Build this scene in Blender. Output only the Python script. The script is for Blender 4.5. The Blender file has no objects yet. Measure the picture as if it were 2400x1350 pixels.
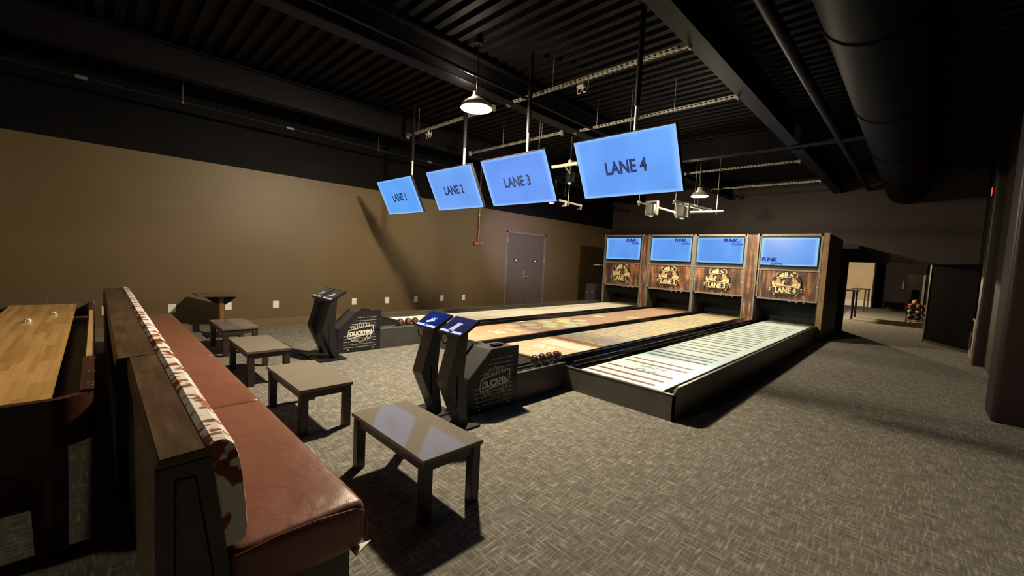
import bpy, bmesh, math, random
from mathutils import Vector, Matrix
C = bpy.context.scene.collection
SC = bpy.context.scene
random.seed(4)
PI = math.pi

# ------------------------------------------------------------------ camera, world, exposure
H = 1.6
cam_d = bpy.data.cameras.new('camera'); cam = bpy.data.objects.new('camera', cam_d); C.objects.link(cam)
def cam_axes(yaw, p, r):
    f = Vector((-math.sin(yaw)*math.cos(p), math.cos(yaw)*math.cos(p), -math.sin(p)))
    rt = Vector((math.cos(yaw), math.sin(yaw), 0)); up = rt.cross(f)
    c, s = math.cos(r), math.sin(r)
    return c*rt + s*up, -s*rt + c*up, f
R_, U_, F_ = cam_axes(0.7778299, 0.0690297, 0.0503925)
cam.matrix_world = Matrix(((R_.x, U_.x, -F_.x, 0), (R_.y, U_.y, -F_.y, 0), (R_.z, U_.z, -F_.z, H), (0, 0, 0, 1)))
cam_d.sensor_width = 36; cam_d.sensor_fit = 'HORIZONTAL'; cam_d.lens = 965.28/2400*36
cam_d.clip_start = 0.05; cam_d.clip_end = 200
SC.camera = cam
w = bpy.data.worlds.new('world'); SC.world = w; w.use_nodes = True
w.node_tree.nodes['Background'].inputs[0].default_value = (0.5, 0.55, 0.8, 1)
w.node_tree.nodes['Background'].inputs[1].default_value = 0.004
SC.view_settings.view_transform = 'Standard'; SC.view_settings.look = 'None'
SC.view_settings.gamma = 1; SC.view_settings.use_curve_mapping = False
SC.view_settings.exposure = 0.0
LAMP_POWER = 1250.0          # the round pendant nearest the monitors
LAMP2_POWER = 560.0
LAMP3_POWER = 210.0
ADDED_UPLIGHT = 20.0  # strength of the light added above the main pendant shade
PROJ = 0.88                  # strength of the lane projectors
LAMP_COL = (1.0, 0.83, 0.57)

# ------------------------------------------------------------------ materials
MATS = {}
def lin(c):
    return tuple(((v/255)/12.92 if v/255 <= .04045 else ((v/255+.055)/1.055)**2.4) for v in c)
def mat(name, col, rough=.5, metal=0, noise=0, nscale=8, bump=0, bscale=40, emit=None, estr=0, spec=.5, stretch=None, coat=0):
    if name in MATS: return MATS[name]
    m = bpy.data.materials.new(name); m.use_nodes = True; nt = m.node_tree; b = nt.nodes['Principled BSDF']
    b.inputs['Base Color'].default_value = (*col, 1); b.inputs['Roughness'].default_value = rough
    b.inputs['Metallic'].default_value = metal; b.inputs['Specular IOR Level'].default_value = spec
    b.inputs['Coat Weight'].default_value = coat
    if noise or bump:
        tc = nt.nodes.new('ShaderNodeTexCoord'); mp = nt.nodes.new('ShaderNodeMapping')
        nt.links.new(tc.outputs['Object'], mp.inputs[0])
        if stretch: mp.inputs['Scale'].default_value = stretch
    if noise:
        n = nt.nodes.new('ShaderNodeTexNoise'); n.inputs['Scale'].default_value = nscale; n.inputs['Detail'].default_value = 6
        nt.links.new(mp.outputs[0], n.inputs['Vector'])
        r = nt.nodes.new('ShaderNodeValToRGB')
        r.color_ramp.elements[0].position = .3; r.color_ramp.elements[1].position = .7
        r.color_ramp.elements[0].color = (*[v*(1-noise) for v in col], 1); r.color_ramp.elements[1].color = (*[min(1, v*(1+noise)) for v in col], 1)
        nt.links.new(n.outputs[0], r.inputs[0]); nt.links.new(r.outputs[0], b.inputs['Base Color'])
    if bump:
        n = nt.nodes.new('ShaderNodeTexNoise'); n.inputs['Scale'].default_value = bscale; n.inputs['Detail'].default_value = 3
        nt.links.new(mp.outputs[0], n.inputs['Vector'])
        bp = nt.nodes.new('ShaderNodeBump'); bp.inputs['Strength'].default_value = bump; bp.inputs['Distance'].default_value = .01
        nt.links.new(n.outputs[0], bp.inputs['Height']); nt.links.new(bp.outputs[0], b.inputs['Normal'])
    if emit:
        b.inputs['Emission Color'].default_value = (*emit, 1); b.inputs['Emission Strength'].default_value = estr
    MATS[name] = m; return m
def nodes(m):
    nt = m.node_tree; return nt, nt.nodes, nt.links, nt.nodes['Principled BSDF']
def math_n(nt, op, a, b=None, c=None):
    n = nt.nodes.new('ShaderNodeMath'); n.operation = op
    for i, v in enumerate((a, b, c)):
        if v is None: continue
        if isinstance(v, (int, float)): n.inputs[i].default_value = v
        else: nt.links.new(v, n.inputs[i])
    return n.outputs[0]
def mix(nt, fac, a, b):
    n = nt.nodes.new('ShaderNodeMix'); n.data_type = 'RGBA'
    for i, v in ((0, fac), (6, a), (7, b)):
        if isinstance(v, (int, float)): n.inputs[i].default_value = v
        elif isinstance(v, tuple): n.inputs[i].default_value = (*v, 1)
        else: nt.links.new(v, n.inputs[i])
    return n.outputs[2]
def ramp(nt, x, stops, interp='LINEAR'):
    r = nt.nodes.new('ShaderNodeValToRGB'); cr = r.color_ramp; cr.interpolation = interp
    while len(cr.elements) < len(stops): cr.elements.new(.5)
    for e, (p, c) in zip(cr.elements, stops): e.position = p; e.color = (*c, 1)
    nt.links.new(x, r.inputs[0]); return r.outputs[0]
def noise_n(nt, vec, scale, detail=4, stretch=(1, 1, 1), rot=0, rough=.5):
    mp = nt.nodes.new('ShaderNodeMapping'); mp.inputs['Scale'].default_value = stretch; mp.inputs['Rotation'].default_value = (0, 0, rot)
    nt.links.new(vec, mp.inputs[0]); n = nt.nodes.new('ShaderNodeTexNoise')
    n.inputs['Scale'].default_value = scale; n.inputs['Detail'].default_value = detail; n.inputs['Roughness'].default_value = rough
    nt.links.new(mp.outputs[0], n.inputs['Vector']); return n.outputs[0]
def pos(nt): return nt.nodes.new('ShaderNodeNewGeometry').outputs['Position']

# carpet: woven crosshatch strands
def carpet():
    m = mat('carpet', (.2, .19, .16), .95, spec=.15); nt, N, L, b = nodes(m); P = pos(nt)
    a = noise_n(nt, P, 62, 3, (1, .13, 1)); c = noise_n(nt, P, 62, 3, (.13, 1, 1)); d = noise_n(nt, P, 9, 3)
    e = noise_n(nt, P, 150, 1); k = noise_n(nt, P, 1.3, 2)
    mx = math_n(nt, 'MAXIMUM', a, c)
    s = math_n(nt, 'ADD', math_n(nt, 'MULTIPLY', mx, .72), math_n(nt, 'ADD', math_n(nt, 'MULTIPLY', d, .16), math_n(nt, 'MULTIPLY', e, .14)))
    col = ramp(nt, s, [(.43, (.10, .096, .086)), (.535, (.18, .172, .15)), (.60, (.27, .26, .23)), (.68, (.44, .425, .375))])
    col = mix(nt, math_n(nt, 'MULTIPLY', k, .35), col, (.15, .14, .12))
    L.new(col, b.inputs['Base Color'])
    bp = N.new('ShaderNodeBump'); bp.inputs['Strength'].default_value = .6; bp.inputs['Distance'].default_value = .006
    L.new(s, bp.inputs['Height']); L.new(bp.outputs[0], b.inputs['Normal']); return m
# timber planks of a playing surface: strips along an axis ('x' or 'y')
def boards(name, c1, c2, axis, wstrip, rough=.3, coat=.3):
    m = mat(name, c1, rough, coat=coat); nt, N, L, b = nodes(m); P = pos(nt)
    sp = N.new('ShaderNodeSeparateXYZ'); L.new(P, sp.inputs[0])
    across = sp.outputs[1] if axis == 'x' else sp.outputs[0]; along = sp.outputs[0] if axis == 'x' else sp.outputs[1]
    idx = math_n(nt, 'FLOOR', math_n(nt, 'DIVIDE', across, wstrip))
    wn = N.new('ShaderNodeTexWhiteNoise'); wn.noise_dimensions = '2D'
    cb = N.new('ShaderNodeCombineXYZ'); L.new(idx, cb.inputs[0])
    off = math_n(nt, 'MULTIPLY', math_n(nt, 'SINE', math_n(nt, 'MULTIPLY', idx, 12.9)), 3.0)
    L.new(math_n(nt, 'FLOOR', math_n(nt, 'DIVIDE', math_n(nt, 'ADD', along, off), .55)), cb.inputs[1]); L.new(cb.outputs[0], wn.inputs['Vector'])
    st = (.15, 1, 1) if axis == 'x' else (1, .15, 1)
    g = noise_n(nt, P, 22, 5, st); k = noise_n(nt, P, 3, 3)
    f = math_n(nt, 'ADD', math_n(nt, 'MULTIPLY', wn.outputs['Value'], .45), math_n(nt, 'ADD', math_n(nt, 'MULTIPLY', g, .4), math_n(nt, 'MULTIPLY', k, .3)))
    col = ramp(nt, f, [(.25, c1), (.85, c2)])
    L.new(col, b.inputs['Base Color']); return m, col, sp
def wood(name, c1, c2, axis='x', scale=9, rough=.45):
    m = mat(name, c1, rough); nt, N, L, b = nodes(m); P = pos(nt)
    st = {'x': (.12, 1, 1), 'y': (1, .12, 1), 'z': (1, 1, .12)}[axis]
    g = noise_n(nt, P, scale*4, 6, st, rough=.65); k = noise_n(nt, P, scale*.6, 3)
    f = math_n(nt, 'ADD', math_n(nt, 'MULTIPLY', g, .6), math_n(nt, 'MULTIPLY', k, .4))
    L.new(ramp(nt, f, [(.35, c1), (.65, c2)]), b.inputs['Base Color'])
    L.new(ramp(nt, g, [(.3, (rough*.8,)*3), (.7, (rough*1.3,)*3)]), b.inputs['Roughness']); return m
def cowhide():
    m = mat('cowhide', (.8, .78, .78), .75, spec=.2); nt, N, L, b = nodes(m); P = pos(nt)
    big = noise_n(nt, P, 11.0, 1.5, (1.15, .8, .8), .3); fr = noise_n(nt, P, 90, 2, (1, .22, .25), .3)
    f = math_n(nt, 'ADD', big, math_n(nt, 'MULTIPLY', math_n(nt, 'SUBTRACT', fr, .5), .30))
    br = ramp(nt, noise_n(nt, P, 5), [(.3, (.16, .045, .022)), (.7, (.36, .12, .05))])
    msk = ramp(nt, f, [(.515, (0, 0, 0)), (.54, (1, 1, 1))])
    L.new(mix(nt, msk, (.86, .82, .80), br), b.inputs['Base Color'])
    bp = N.new('ShaderNodeBump'); bp.inputs['Strength'].default_value = .25; bp.inputs['Distance'].default_value = .004
    L.new(fr, bp.inputs['Height']); L.new(bp.outputs[0], b.inputs['Normal']); return m
def leather():
    m = mat('leather', (.215, .083, .054), .36, noise=.12, nscale=3, spec=.5); nt, N, L, b = nodes(m); P = pos(nt)
    a = noise_n(nt, P, 220, 2); k = noise_n(nt, P, 4, 3)
    bp = N.new('ShaderNodeBump'); bp.inputs['Strength'].default_value = .25; bp.inputs['Distance'].default_value = .003; L.new(a, bp.inputs['Height'])
    b2 = N.new('ShaderNodeBump'); b2.inputs['Strength'].default_value = .5; b2.inputs['Distance'].default_value = .03; L.new(k, b2.inputs['Height']); L.new(bp.outputs[0], b2.inputs['Normal'])
    L.new(b2.outputs[0], b.inputs['Normal']); return m
def paint_brown():
    m = mat('wall_paint', (.2, .145, .075), .50, spec=.5); nt, N, L, b = nodes(m); P = pos(nt)
    k = noise_n(nt, P, .8, 3); L.new(ramp(nt, k, [(.3, (.112, .075, .032)), (.7, (.130, .089, .040))]), b.inputs['Base Color'])
    a = noise_n(nt, P, 130, 2); bp = N.new('ShaderNodeBump'); bp.inputs['Strength'].default_value = .12; bp.inputs['Distance'].default_value = .004
    L.new(a, bp.inputs['Height']); L.new(bp.outputs[0], b.inputs['Normal']); return m
def copper_panel():   # vertical streaks of rust and copper behind a fine wire grid
    m = mat('rustic_panel', (.2, .08, .04), .55); nt, N, L, b = nodes(m); P = pos(nt)
    g = noise_n(nt, P, 14, 5, (1, 1, .13)); k = noise_n(nt, P, 2.2, 3)
    f = math_n(nt, 'ADD', math_n(nt, 'MULTIPLY', g, .65), math_n(nt, 'MULTIPLY', k, .35))
    col = ramp(nt, f, [(.38, (.035, .022, .017)), (.5, (.16, .075, .042)), (.58, (.46, .20, .10)), (.68, (.75, .38, .21))])
    sp = N.new('ShaderNodeSeparateXYZ'); L.new(P, sp.inputs[0])
    gx = math_n(nt, 'LESS_THAN', math_n(nt, 'FRACT', math_n(nt, 'MULTIPLY', math_n(nt, 'ADD', sp.outputs[0], sp.outputs[1]), 22)), .22)
    gz = math_n(nt, 'LESS_THAN', math_n(nt, 'FRACT', math_n(nt, 'MULTIPLY', sp.outputs[2], 22)), .25)
    L.new(mix(nt, math_n(nt, 'MULTIPLY', math_n(nt, 'MAXIMUM', gx, gz), .75), col, (.05, .035, .03)), b.inputs['Base Color']); return m
M_carpet = carpet(); M_hide = cowhide(); M_leather = leather(); M_wall = paint_brown(); M_rust = copper_panel()
M_black = mat('ceiling_black', (.0075, .0068, .0085), .6, spec=.12, noise=.2, nscale=3)
M_steel = mat('painted_steel', (.0095, .009, .0115), .5, spec=.12, noise=.15, nscale=5)
M_upper = mat('upper_wall_black', (.0042, .004, .005), .6, spec=.08, noise=.15, nscale=2)
M_base = mat('baseboard_paint', (.16, .12, .063), .45, noise=.08)
M_galv = mat('galvanised_steel', (.52, .50, .44), .4, .2, noise=.2, nscale=30)
M_pipe = mat('rig_pipe', (.75, .74, .62), .4, .2, noise=.08)
M_cop = mat('copper_conduit', (.32, .14, .09), .4, .5, noise=.2, nscale=20)
M_white = mat('white_plastic', (.8, .79, .74), .4, noise=.03)
M_hole = mat('dark_recess', (.01, .01, .01), .9, spec=.1, noise=.1)
M_tleg = wood('espresso_wood', (.016, .010, .008), (.045, .028, .022), 'z', 9, .4)
M_ttop = mat('grey_laminate', (.235, .212, .18), .06, noise=.06, nscale=60, spec=.6)
M_tedge = mat('laminate_edge', (.12, .10, .08), .35, noise=.08)
M_bwood = wood('bench_wood', (.055, .030, .016), (.12, .072, .038), 'x', 5, .42)
M_bside = wood('bench_side_wood', (.085, .058, .036), (.13, .09, .055), 'x', 4, .5)
M_bend = mat('bench_end_panel', (.055, .038, .034), .45, noise=.12, nscale=6)
M_pipingm = mat('leather_piping', (.13, .04, .028), .3, noise=.1)
M_blackp = mat('black_powder_coat', (.014, .014, .017), .42, spec=.3, noise=.12, nscale=12)
M_kerb = mat('kerb_panel', (.085, .080, .070), .42, noise=.15, nscale=3, spec=.4)
M_grayp = mat('charcoal_panel', (.048, .047, .048), .42, spec=.35, noise=.15, nscale=3)
M_rim = mat('grey_metal_rim', (.20, .195, .18), .35, .5, noise=.1)
M_gut = mat('glossy_black_gutter', (.012, .012, .016), .12, noise=.1, coat=.5)
M_mono = mat('monitor_plastic', (.012, .012, .014), .3, noise=.1)
M_ink = mat('screen_ink', (.004, .006, .02), .5, noise=.05, emit=(.01, .03, .13), estr=1.0)
M_alu = mat('aluminium_extrusion', (.24, .225, .20), .45, .2, noise=.15, nscale=10)
M_postw = wood('rough_post_timber', (.16, .10, .045), (.34, .22, .11), 'z', 7, .6)
M_side = mat('machine_side_panel', (.032, .024, .020), .6, noise=.2, nscale=4)
M_cream = mat('emblem_cream', (.85, .72, .42), .5, noise=.06)
M_tan = mat('emblem_tan', (.62, .38, .20), .5, noise=.06)
M_emb = mat('emblem_dark', (.035, .024, .016), .5, noise=.1)
M_brownball = mat('emblem_brown', (.15, .085, .05), .5, noise=.1)
M_logo_w = mat('logo_white', (.75, .73, .66), .5, noise=.05)
M_logo_shaded = mat('logo_white_shaded', (.62, .62, .62), .45, noise=.05)  # same white logo, with its shade put into the colour
M_glow = mat('lamp_bulb', (1, .9, .7), .5, noise=.02, emit=(1, .86, .56), estr=60)
M_shade = mat('lamp_shade_outside', (.65, .62, .52), .4, noise=.05)
M_shadein = mat('lamp_shade_enamel', (.9, .86, .75), .35, noise=.02)
M_glass = mat('projector_lens', (.1, .3, .25), .1, noise=.05, emit=(.35, 1, .75), estr=1.2)
M_proj = mat('projector_body', (.22, .22, .22), .4, noise=.1)
M_pink = mat('pink_bracket', (.5, .22, .45), .5, noise=.1)
M_brass = mat('brass_screw', (.85, .80, .68), .25, .8, noise=.05)
M_shw = wood('shuffle_mahogany', (.030, .011, .008), (.070, .025, .016), 'x', 5, .28)
M_inlay = mat('leg_inlay', (.10, .07, .035), .45, noise=.1)
M_blond = wood('blond_rail', (.42, .25, .11), (.60, .39, .18), 'x', 6, .4)
M_board, _, _ = boards('maple_board', (.42, .21, .065), (.70, .42, .16), 'x', .0364, .28, .3)
M_beige = mat('beige_wall', (.62, .50, .34), .7, noise=.05, nscale=2)
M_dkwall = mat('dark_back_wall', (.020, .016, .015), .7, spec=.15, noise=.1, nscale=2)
M_room = mat('grey_green_wall', (.16, .14, .11), .7, noise=.05)
M_blue = mat('blue_carpet', (.05, .08, .13), .9, noise=.15, nscale=60)
M_bark = mat('bar_table_dark', (.02, .016, .014), .4, noise=.1)
M_exit = mat('exit_red', (.6, .02, .02), .5, noise=.05, emit=(1, .05, .04), estr=2.0)
M_door = mat('door_paint', (.10, .074, .05), .42, noise=.06, nscale=3)
M_frame = mat('door_frame_paint', (.17, .13, .09), .4, noise=.06)
M_bronze = mat('satin_nickel', (.45, .42, .36), .35, .7, noise=.1)
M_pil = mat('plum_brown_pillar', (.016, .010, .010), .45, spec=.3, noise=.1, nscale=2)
M_wain = mat('wainscot_tan', (.17, .13, .08), .6, noise=.1, nscale=3)

# ------------------------------------------------------------------ mesh helpers (world coordinates)
ORG = {}
class MB:
    def __init__(s): s.v = []; s.f = []; s.m = []
    def face(s, pts, mi=0):
        i = len(s.v); s.v += [tuple(p) for p in pts]; s.f.append(tuple(range(i, i+len(pts)))); s.m.append(mi)
    def box(s, x0, x1, y0, y1, z0, z1, mi=0):
        i = len(s.v)
        s.v += [(x0,y0,z0),(x1,y0,z0),(x1,y1,z0),(x0,y1,z0),(x0,y0,z1),(x1,y0,z1),(x1,y1,z1),(x0,y1,z1)]
        for f in ((3,2,1,0),(4,5,6,7),(0,1,5,4),(1,2,6,5),(2,3,7,6),(3,0,4,7)): s.f.append(tuple(i+k for k in f)); s.m.append(mi)
        return s
    def obox(s, o, a, b, c):      # oriented box: corner o and three edge vectors
        o, a, b, c = map(Vector, (o, a, b, c)); i = len(s.v)
        s.v += [tuple(p) for p in (o, o+a, o+a+b, o+b, o+c, o+a+c, o+a+b+c, o+b+c)]
        for f in ((3,2,1,0),(4,5,6,7),(0,1,5,4),(1,2,6,5),(2,3,7,6),(3,0,4,7)): s.f.append(tuple(i+k for k in f)); s.m.append(0)
        return s
    def prism(s, poly, axis, a, b):   # polygon in the two other axes, extruded
        def P(u, v, t): return {'x': (t, u, v), 'y': (u, t, v), 'z': (u, v, t)}[axis]
        n = len(poly); i = len(s.v)
        s.v += [P(u, v, a) for u, v in poly] + [P(u, v, b) for u, v in poly]
        s.f.append(tuple(range(i+n-1, i-1, -1))); s.f.append(tuple(range(i+n, i+2*n))); s.m += [0, 0]
        for k in range(n): s.f.append((i+k, i+(k+1) % n, i+n+(k+1) % n, i+n+k)); s.m.append(0)
        return s
    def tube(s, pts, r, n=10, r1=None, cap=True):
        pts = [Vector(p) for p in pts]; i0 = len(s.v); K = len(pts)
        for k, p in enumerate(pts):
            d = (pts[min(k+1, K-1)] - pts[max(k-1, 0)]).normalized()
            u = d.cross(Vector((0, 0, 1)) if abs(d.z) < .9 else Vector((1, 0, 0))).normalized(); v = d.cross(u)
            rr = r if r1 is None else r + (r1-r)*k/(K-1)
            for j in range(n):
                a = 2*PI*j/n; s.v.append(tuple(p + rr*(math.cos(a)*u + math.sin(a)*v)))
        for k in range(K-1):
            for j in range(n):
                a = i0+k*n+j; b = i0+k*n+(j+1) % n; s.f.append((a, b, b+n, a+n)); s.m.append(0)
        if cap:
            s.f.append(tuple(i0+j for j in range(n-1, -1, -1))); s.f.append(tuple(i0+(K-1)*n+j for j in range(n))); s.m += [0, 0]
        return s
    def lathe(s, c, prof, n=24):   # prof = [(r, z)]
        i0 = len(s.v)
        for r, z in prof:
            for j in range(n): a = 2*PI*j/n; s.v.append((c[0]+r*math.cos(a), c[1]+r*math.sin(a), c[2]+z))
        for k in range(len(prof)-1):
            for j in range(n):
                a = i0+k*n+j; b = i0+k*n+(j+1) % n; s.f.append((a, b, b+n, a+n)); s.m.append(0)
        return s
    def sphere(s, c, r, n=20, m=12):
        return s.lathe(c, [(max(1e-5, r*math.sin(PI*k/m)), -r*math.cos(PI*k/m)) for k in range(m+1)], n)
    def flat(s, o, R, U, pts, t=.004):   # polygon given in a plane (o,R,U) with thickness t along the normal
        o, R, U = map(Vector, (o, R, U)); N = R.cross(U); i = len(s.v); n = len(pts)
        for k in (0, t): s.v += [tuple(o+R*u+U*v+N*k) for u, v in pts]
        s.f.append(tuple(range(i+n-1, i-1, -1))); s.f.append(tuple(range(i+n, i+2*n))); s.m += [0, 0]
        for k in range(n): s.f.append((i+k, i+(k+1) % n, i+n+(k+1) % n, i+n+k)); s.m.append(0)
        return s
    def stroke(s, o, R, U, pts, wd, t=.004, closed=False):   # line of width wd drawn in a plane
        P = [Vector((u, v)) for u, v in pts]
        if closed: P.append(P[0])
        for a, b in zip(P, P[1:]):
            d = (b-a)
            if d.length < 1e-6: continue
            d.normalize(); n = Vector((-d.y, d.x))*wd/2; a2 = a-d*wd*.4; b2 = b+d*wd*.4
            s.flat(o, R, U, [tuple(a2-n), tuple(b2-n), tuple(b2+n), tuple(a2+n)], t)
        return s
def rbox(mb, x0, x1, y0, y1, z0, z1, r, n=8, crown=0, nx=None):
    i0 = len(mb.v); ctr = Vector(((x0+x1)/2, (y0+y1)/2, (z0+z1)/2)); hs = Vector(((x1-x0)/2, (y1-y0)/2, (z1-z0)/2)); rr = min(r, *hs)
    inn = hs - Vector((rr, rr, rr)); seen = {}
    def pt(u, v, w_):
        key = (round(u, 5), round(v, 5), round(w_, 5))
        if key in seen: return seen[key]
        p = Vector((u*hs.x, v*hs.y, w_*hs.z)); q = Vector([max(-i, min(i, c)) for c, i in zip(p, inn)]); d = p-q
        if d.length > 1e-9: d = d.normalized()*rr
        # keep flat zones flat
        p2 = q + d
        if crown and w_ > 0: p2.z += crown*(1-u*u)*(1-v*v)*1.0
        seen[key] = len(mb.v); mb.v.append(tuple(ctr+p2)); return seen[key]
    def steps(h, k):   # denser near the ends
        e = rr/h; inner = max(2, k)
        a = [-1 + e*t for t in (0, .12, .3, .55, 1)]; mid = [-1+e + (2-2*e)*t/inner for t in range(1, inner)]
        return a + mid + [-x for x in reversed(a)]
    sx, sy, sz = steps(hs.x, n), steps(hs.y, n), steps(hs.z, 3)
    def grid(A, B, fn, flip):
        for i in range(len(A)-1):
            for j in range(len(B)-1):
                q = [fn(A[i], B[j]), fn(A[i+1], B[j]), fn(A[i+1], B[j+1]), fn(A[i], B[j+1])]
                if flip: q.reverse()
                if len(set(q)) > 2: mb.f.append(tuple(q)); mb.m.append(0)
    for sg in (1, -1):
        grid(sx, sy, lambda a, b: pt(a, b, sg), sg < 0)
        grid(sx, sz, lambda a, b: pt(a, sg, b), sg > 0)
        grid(sy, sz, lambda a, b: pt(sg, a, b), sg < 0)
    return mb
def org(o): return ORG.get(o, Vector((0, 0, 0)))
def obj(name, mb, m, parent=None, smooth=False, bev=0, label=None, kind=None):
    O = org(parent) if parent else Vector((0, 0, 0))
    me = bpy.data.meshes.new(name); me.from_pydata([(x-O.x, y-O.y, z-O.z) for x, y, z in mb.v], [], mb.f); me.update()
    ms = m if isinstance(m, (list, tuple)) else [m]
    for q in ms: me.materials.append(q)
    if len(ms) > 1: me.polygons.foreach_set('material_index', mb.m)
    bm = bmesh.new(); bm.from_mesh(me); bmesh.ops.remove_doubles(bm, verts=bm.verts, dist=1e-5)
    bmesh.ops.recalc_face_normals(bm, faces=bm.faces)
    if bev: bmesh.ops.bevel(bm, geom=list(bm.edges), offset=bev, segments=2, affect='EDGES', clamp_overlap=True)
    bm.to_mesh(me); bm.free()
    if smooth: me.shade_smooth(); me.set_sharp_from_angle(angle=math.radians(40))
    o = bpy.data.objects.new(name, me); C.objects.link(o)
    if parent: o.parent = parent; ORG[o] = O
    if label: o['label'] = label
    if kind: o['kind'] = kind
    return o
def thing(name, label, cat, loc, group=None):
    o = bpy.data.objects.new(name, None); C.objects.link(o); o.location = loc; o.empty_display_size = .1
    ORG[o] = Vector(loc); o['label'] = label; o['category'] = cat
    if group: o['group'] = group
    return o
def tag(o, label, cat, group=None):
    o['label'] = label; o['category'] = cat
    if group: o['group'] = group
    return o
def struct(name, mb, m, **k): return obj(name, mb, m, kind='structure', **k)
def dup(root, loc, label=None):
    r = root.copy(); C.objects.link(r); r.location = loc; ORG[r] = Vector(loc)
    if label: r['label'] = label
    for ch in list(root.children):
        c = ch.copy(); C.objects.link(c); c.parent = r
        for g in list(ch.children): d = g.copy(); C.objects.link(d); d.parent = c
    return r
def text(s, size, m, parent, o, R, U, name='lettering', ext=.001, bold=0, sx=1, align='CENTER', label=None, cut=0):
    cu = bpy.data.curves.new('t', 'FONT'); cu.body = s; cu.size = size; cu.align_x = align; cu.align_y = 'CENTER'
    cu.extrude = ext; cu.offset = bold; cu.resolution_u = 3
    t = bpy.data.objects.new('t', cu); C.objects.link(t)
    bpy.context.view_layer.update()
    me = bpy.data.meshes.new_from_object(t.evaluated_get(bpy.context.evaluated_depsgraph_get())); bpy.data.objects.remove(t)
    o, R, U = Vector(o), Vector(R).normalized(), Vector(U).normalized(); N = R.cross(U); O = org(parent)
    for v in me.vertices:
        p = o + R*v.co.x*sx + U*v.co.y + N*v.co.z; v.co = p - O
    me.materials.clear(); me.materials.append(m); me.name = name
    ob = bpy.data.objects.new(name, me); C.objects.link(ob); ob.parent = parent; ORG[ob] = O
    if label: ob['label'] = label
    return ob

# ------------------------------------------------------------------ setting
XW, YB = -9.35, 15.3
f = MB(); f.box(XW, 9, -7, 40, -.1, 0); struct('floor', f, M_carpet)
d = MB(); prof = []                                  # corrugated roof deck, ribs run along x
y = -7.0; zc = 4.5
while y < YB:
    prof += [(y, zc), (y+.085, zc), (y+.105, zc+.06), (y+.17, zc+.06)]; y += .19
for (a, za), (b, zb) in zip(prof, prof[1:]): d.face([(XW, a, za), (XW, b, zb), (9, b, zb), (9, a, za)])
d.box(XW-.1, 9, -7, YB+.2, 4.62, 4.7)
struct('ceiling', d, M_black)
g = MB(); g.box(XW-.15, XW, -7, 9.13, 0, 3.08); g.box(XW-.15, XW, 11.05, YB+.15, 0, 3.08); g.box(XW-.15, XW, 9.13, 11.05, 2.5, 3.08)
struct('wall_left', g, M_wall)
g = MB(); g.box(XW-.15, XW+.004, -7, YB+.15, 3.08, 4.65); struct('trim_1', g, M_upper, label='black painted band above the brown wall')
g = MB(); g.box(XW, XW+.018, -7, 9.08, 0, .155); g.box(XW, XW+.018, 11.1, YB, 0, .155); g.box(XW, XW+.026, -7, 9.08, 0, .03); struct('baseboard_left', g, M_base)
# back wall with its wide opening, and dark wall above
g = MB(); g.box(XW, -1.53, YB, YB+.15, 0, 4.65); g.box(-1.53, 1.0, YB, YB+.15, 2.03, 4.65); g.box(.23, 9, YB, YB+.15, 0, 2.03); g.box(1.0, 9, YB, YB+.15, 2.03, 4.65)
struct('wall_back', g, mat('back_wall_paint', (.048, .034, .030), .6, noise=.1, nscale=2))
g = MB(); g.box(-1.56, -1.50, YB-.02, YB+.17, 0, 2.06); g.box(-1.56, .26, YB-.02, YB+.17, 2.02, 2.07); struct('trim_2', g, M_side)
g = MB(); g.box(9, 9.1, -7, 40, 0, 4.65); struct('wall_far_right', g, M_upper)
g = MB(); g.box(XW-.1, 9.1, -7.1, -7, 0, 4.65); struct('wall_front', g, M_wall)
# right-hand walls
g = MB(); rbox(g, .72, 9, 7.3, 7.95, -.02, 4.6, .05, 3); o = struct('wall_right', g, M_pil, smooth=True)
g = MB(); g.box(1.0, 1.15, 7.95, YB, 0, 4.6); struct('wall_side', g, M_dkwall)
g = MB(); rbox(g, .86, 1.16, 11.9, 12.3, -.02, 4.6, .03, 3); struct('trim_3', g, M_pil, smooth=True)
g = MB(); g.box(.93, 1.0, 12.3, 13.6, 0, .78); g.box(.90, 1.0, 12.3, 13.6, .0, .12); g.box(.91, 1.0, 12.3, 13.6, .78, .82); struct('trim_4', g, M_wain)

# double door in the left wall
g = MB(); g.box(XW-.06, XW+.012, 9.13, 9.19, 0, 2.5); g.box(XW-.06, XW+.012, 10.99, 11.05, 0, 2.5); g.box(XW-.06, XW+.012, 9.13, 11.05, 2.44, 2.5)
dr = struct('door_1', g, M_frame)
for k, (a, b) in enumerate(((9.19, 10.085), (10.095, 10.99))):
    g = MB(); g.box(XW-.07, XW-.02, a, b, .01, 2.44); leaf = obj('door_leaf', g, M_door, dr, bev=.003)
    for zz in (.25, .95, 1.6, 2.2):
        g = MB(); yy = a-.015 if k == 0 else b; g.tube([(XW+.012, yy+.007, zz-.06), (XW+.012, yy+.007, zz+.06)], .011, 8); obj('hinge', g, M_bronze, leaf)
    ym = (a+b)/2; g = MB(); g.box(XW-.02, XW-.012, ym-.09, ym+.09, 1.54, 1.62); s_ = obj('door_sign', g, M_hole, leaf, label='small dark sign with a white label')
    g = MB(); g.prism([(ym-.06, 1.555), (ym+.06, 1.555), (ym+.05, 1.59), (ym+.02, 1.61), (ym-.03, 1.6)], 'x', XW-.012, XW-.009)
    obj('sign_label', g, M_white, leaf)
g = MB(); g.box(XW-.02, XW-.008, 10.02, 10.07, 1.0, 1.27); g.tube([(XW-.01, 10.045, 1.2), (XW+.03, 10.045, 1.2)], .016, 10)
g.tube([(XW-.01, 10.045, 1.05), (XW+.055, 10.045, 1.05), (XW+.06, 10.15, 1.05)], .012, 8)
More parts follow.
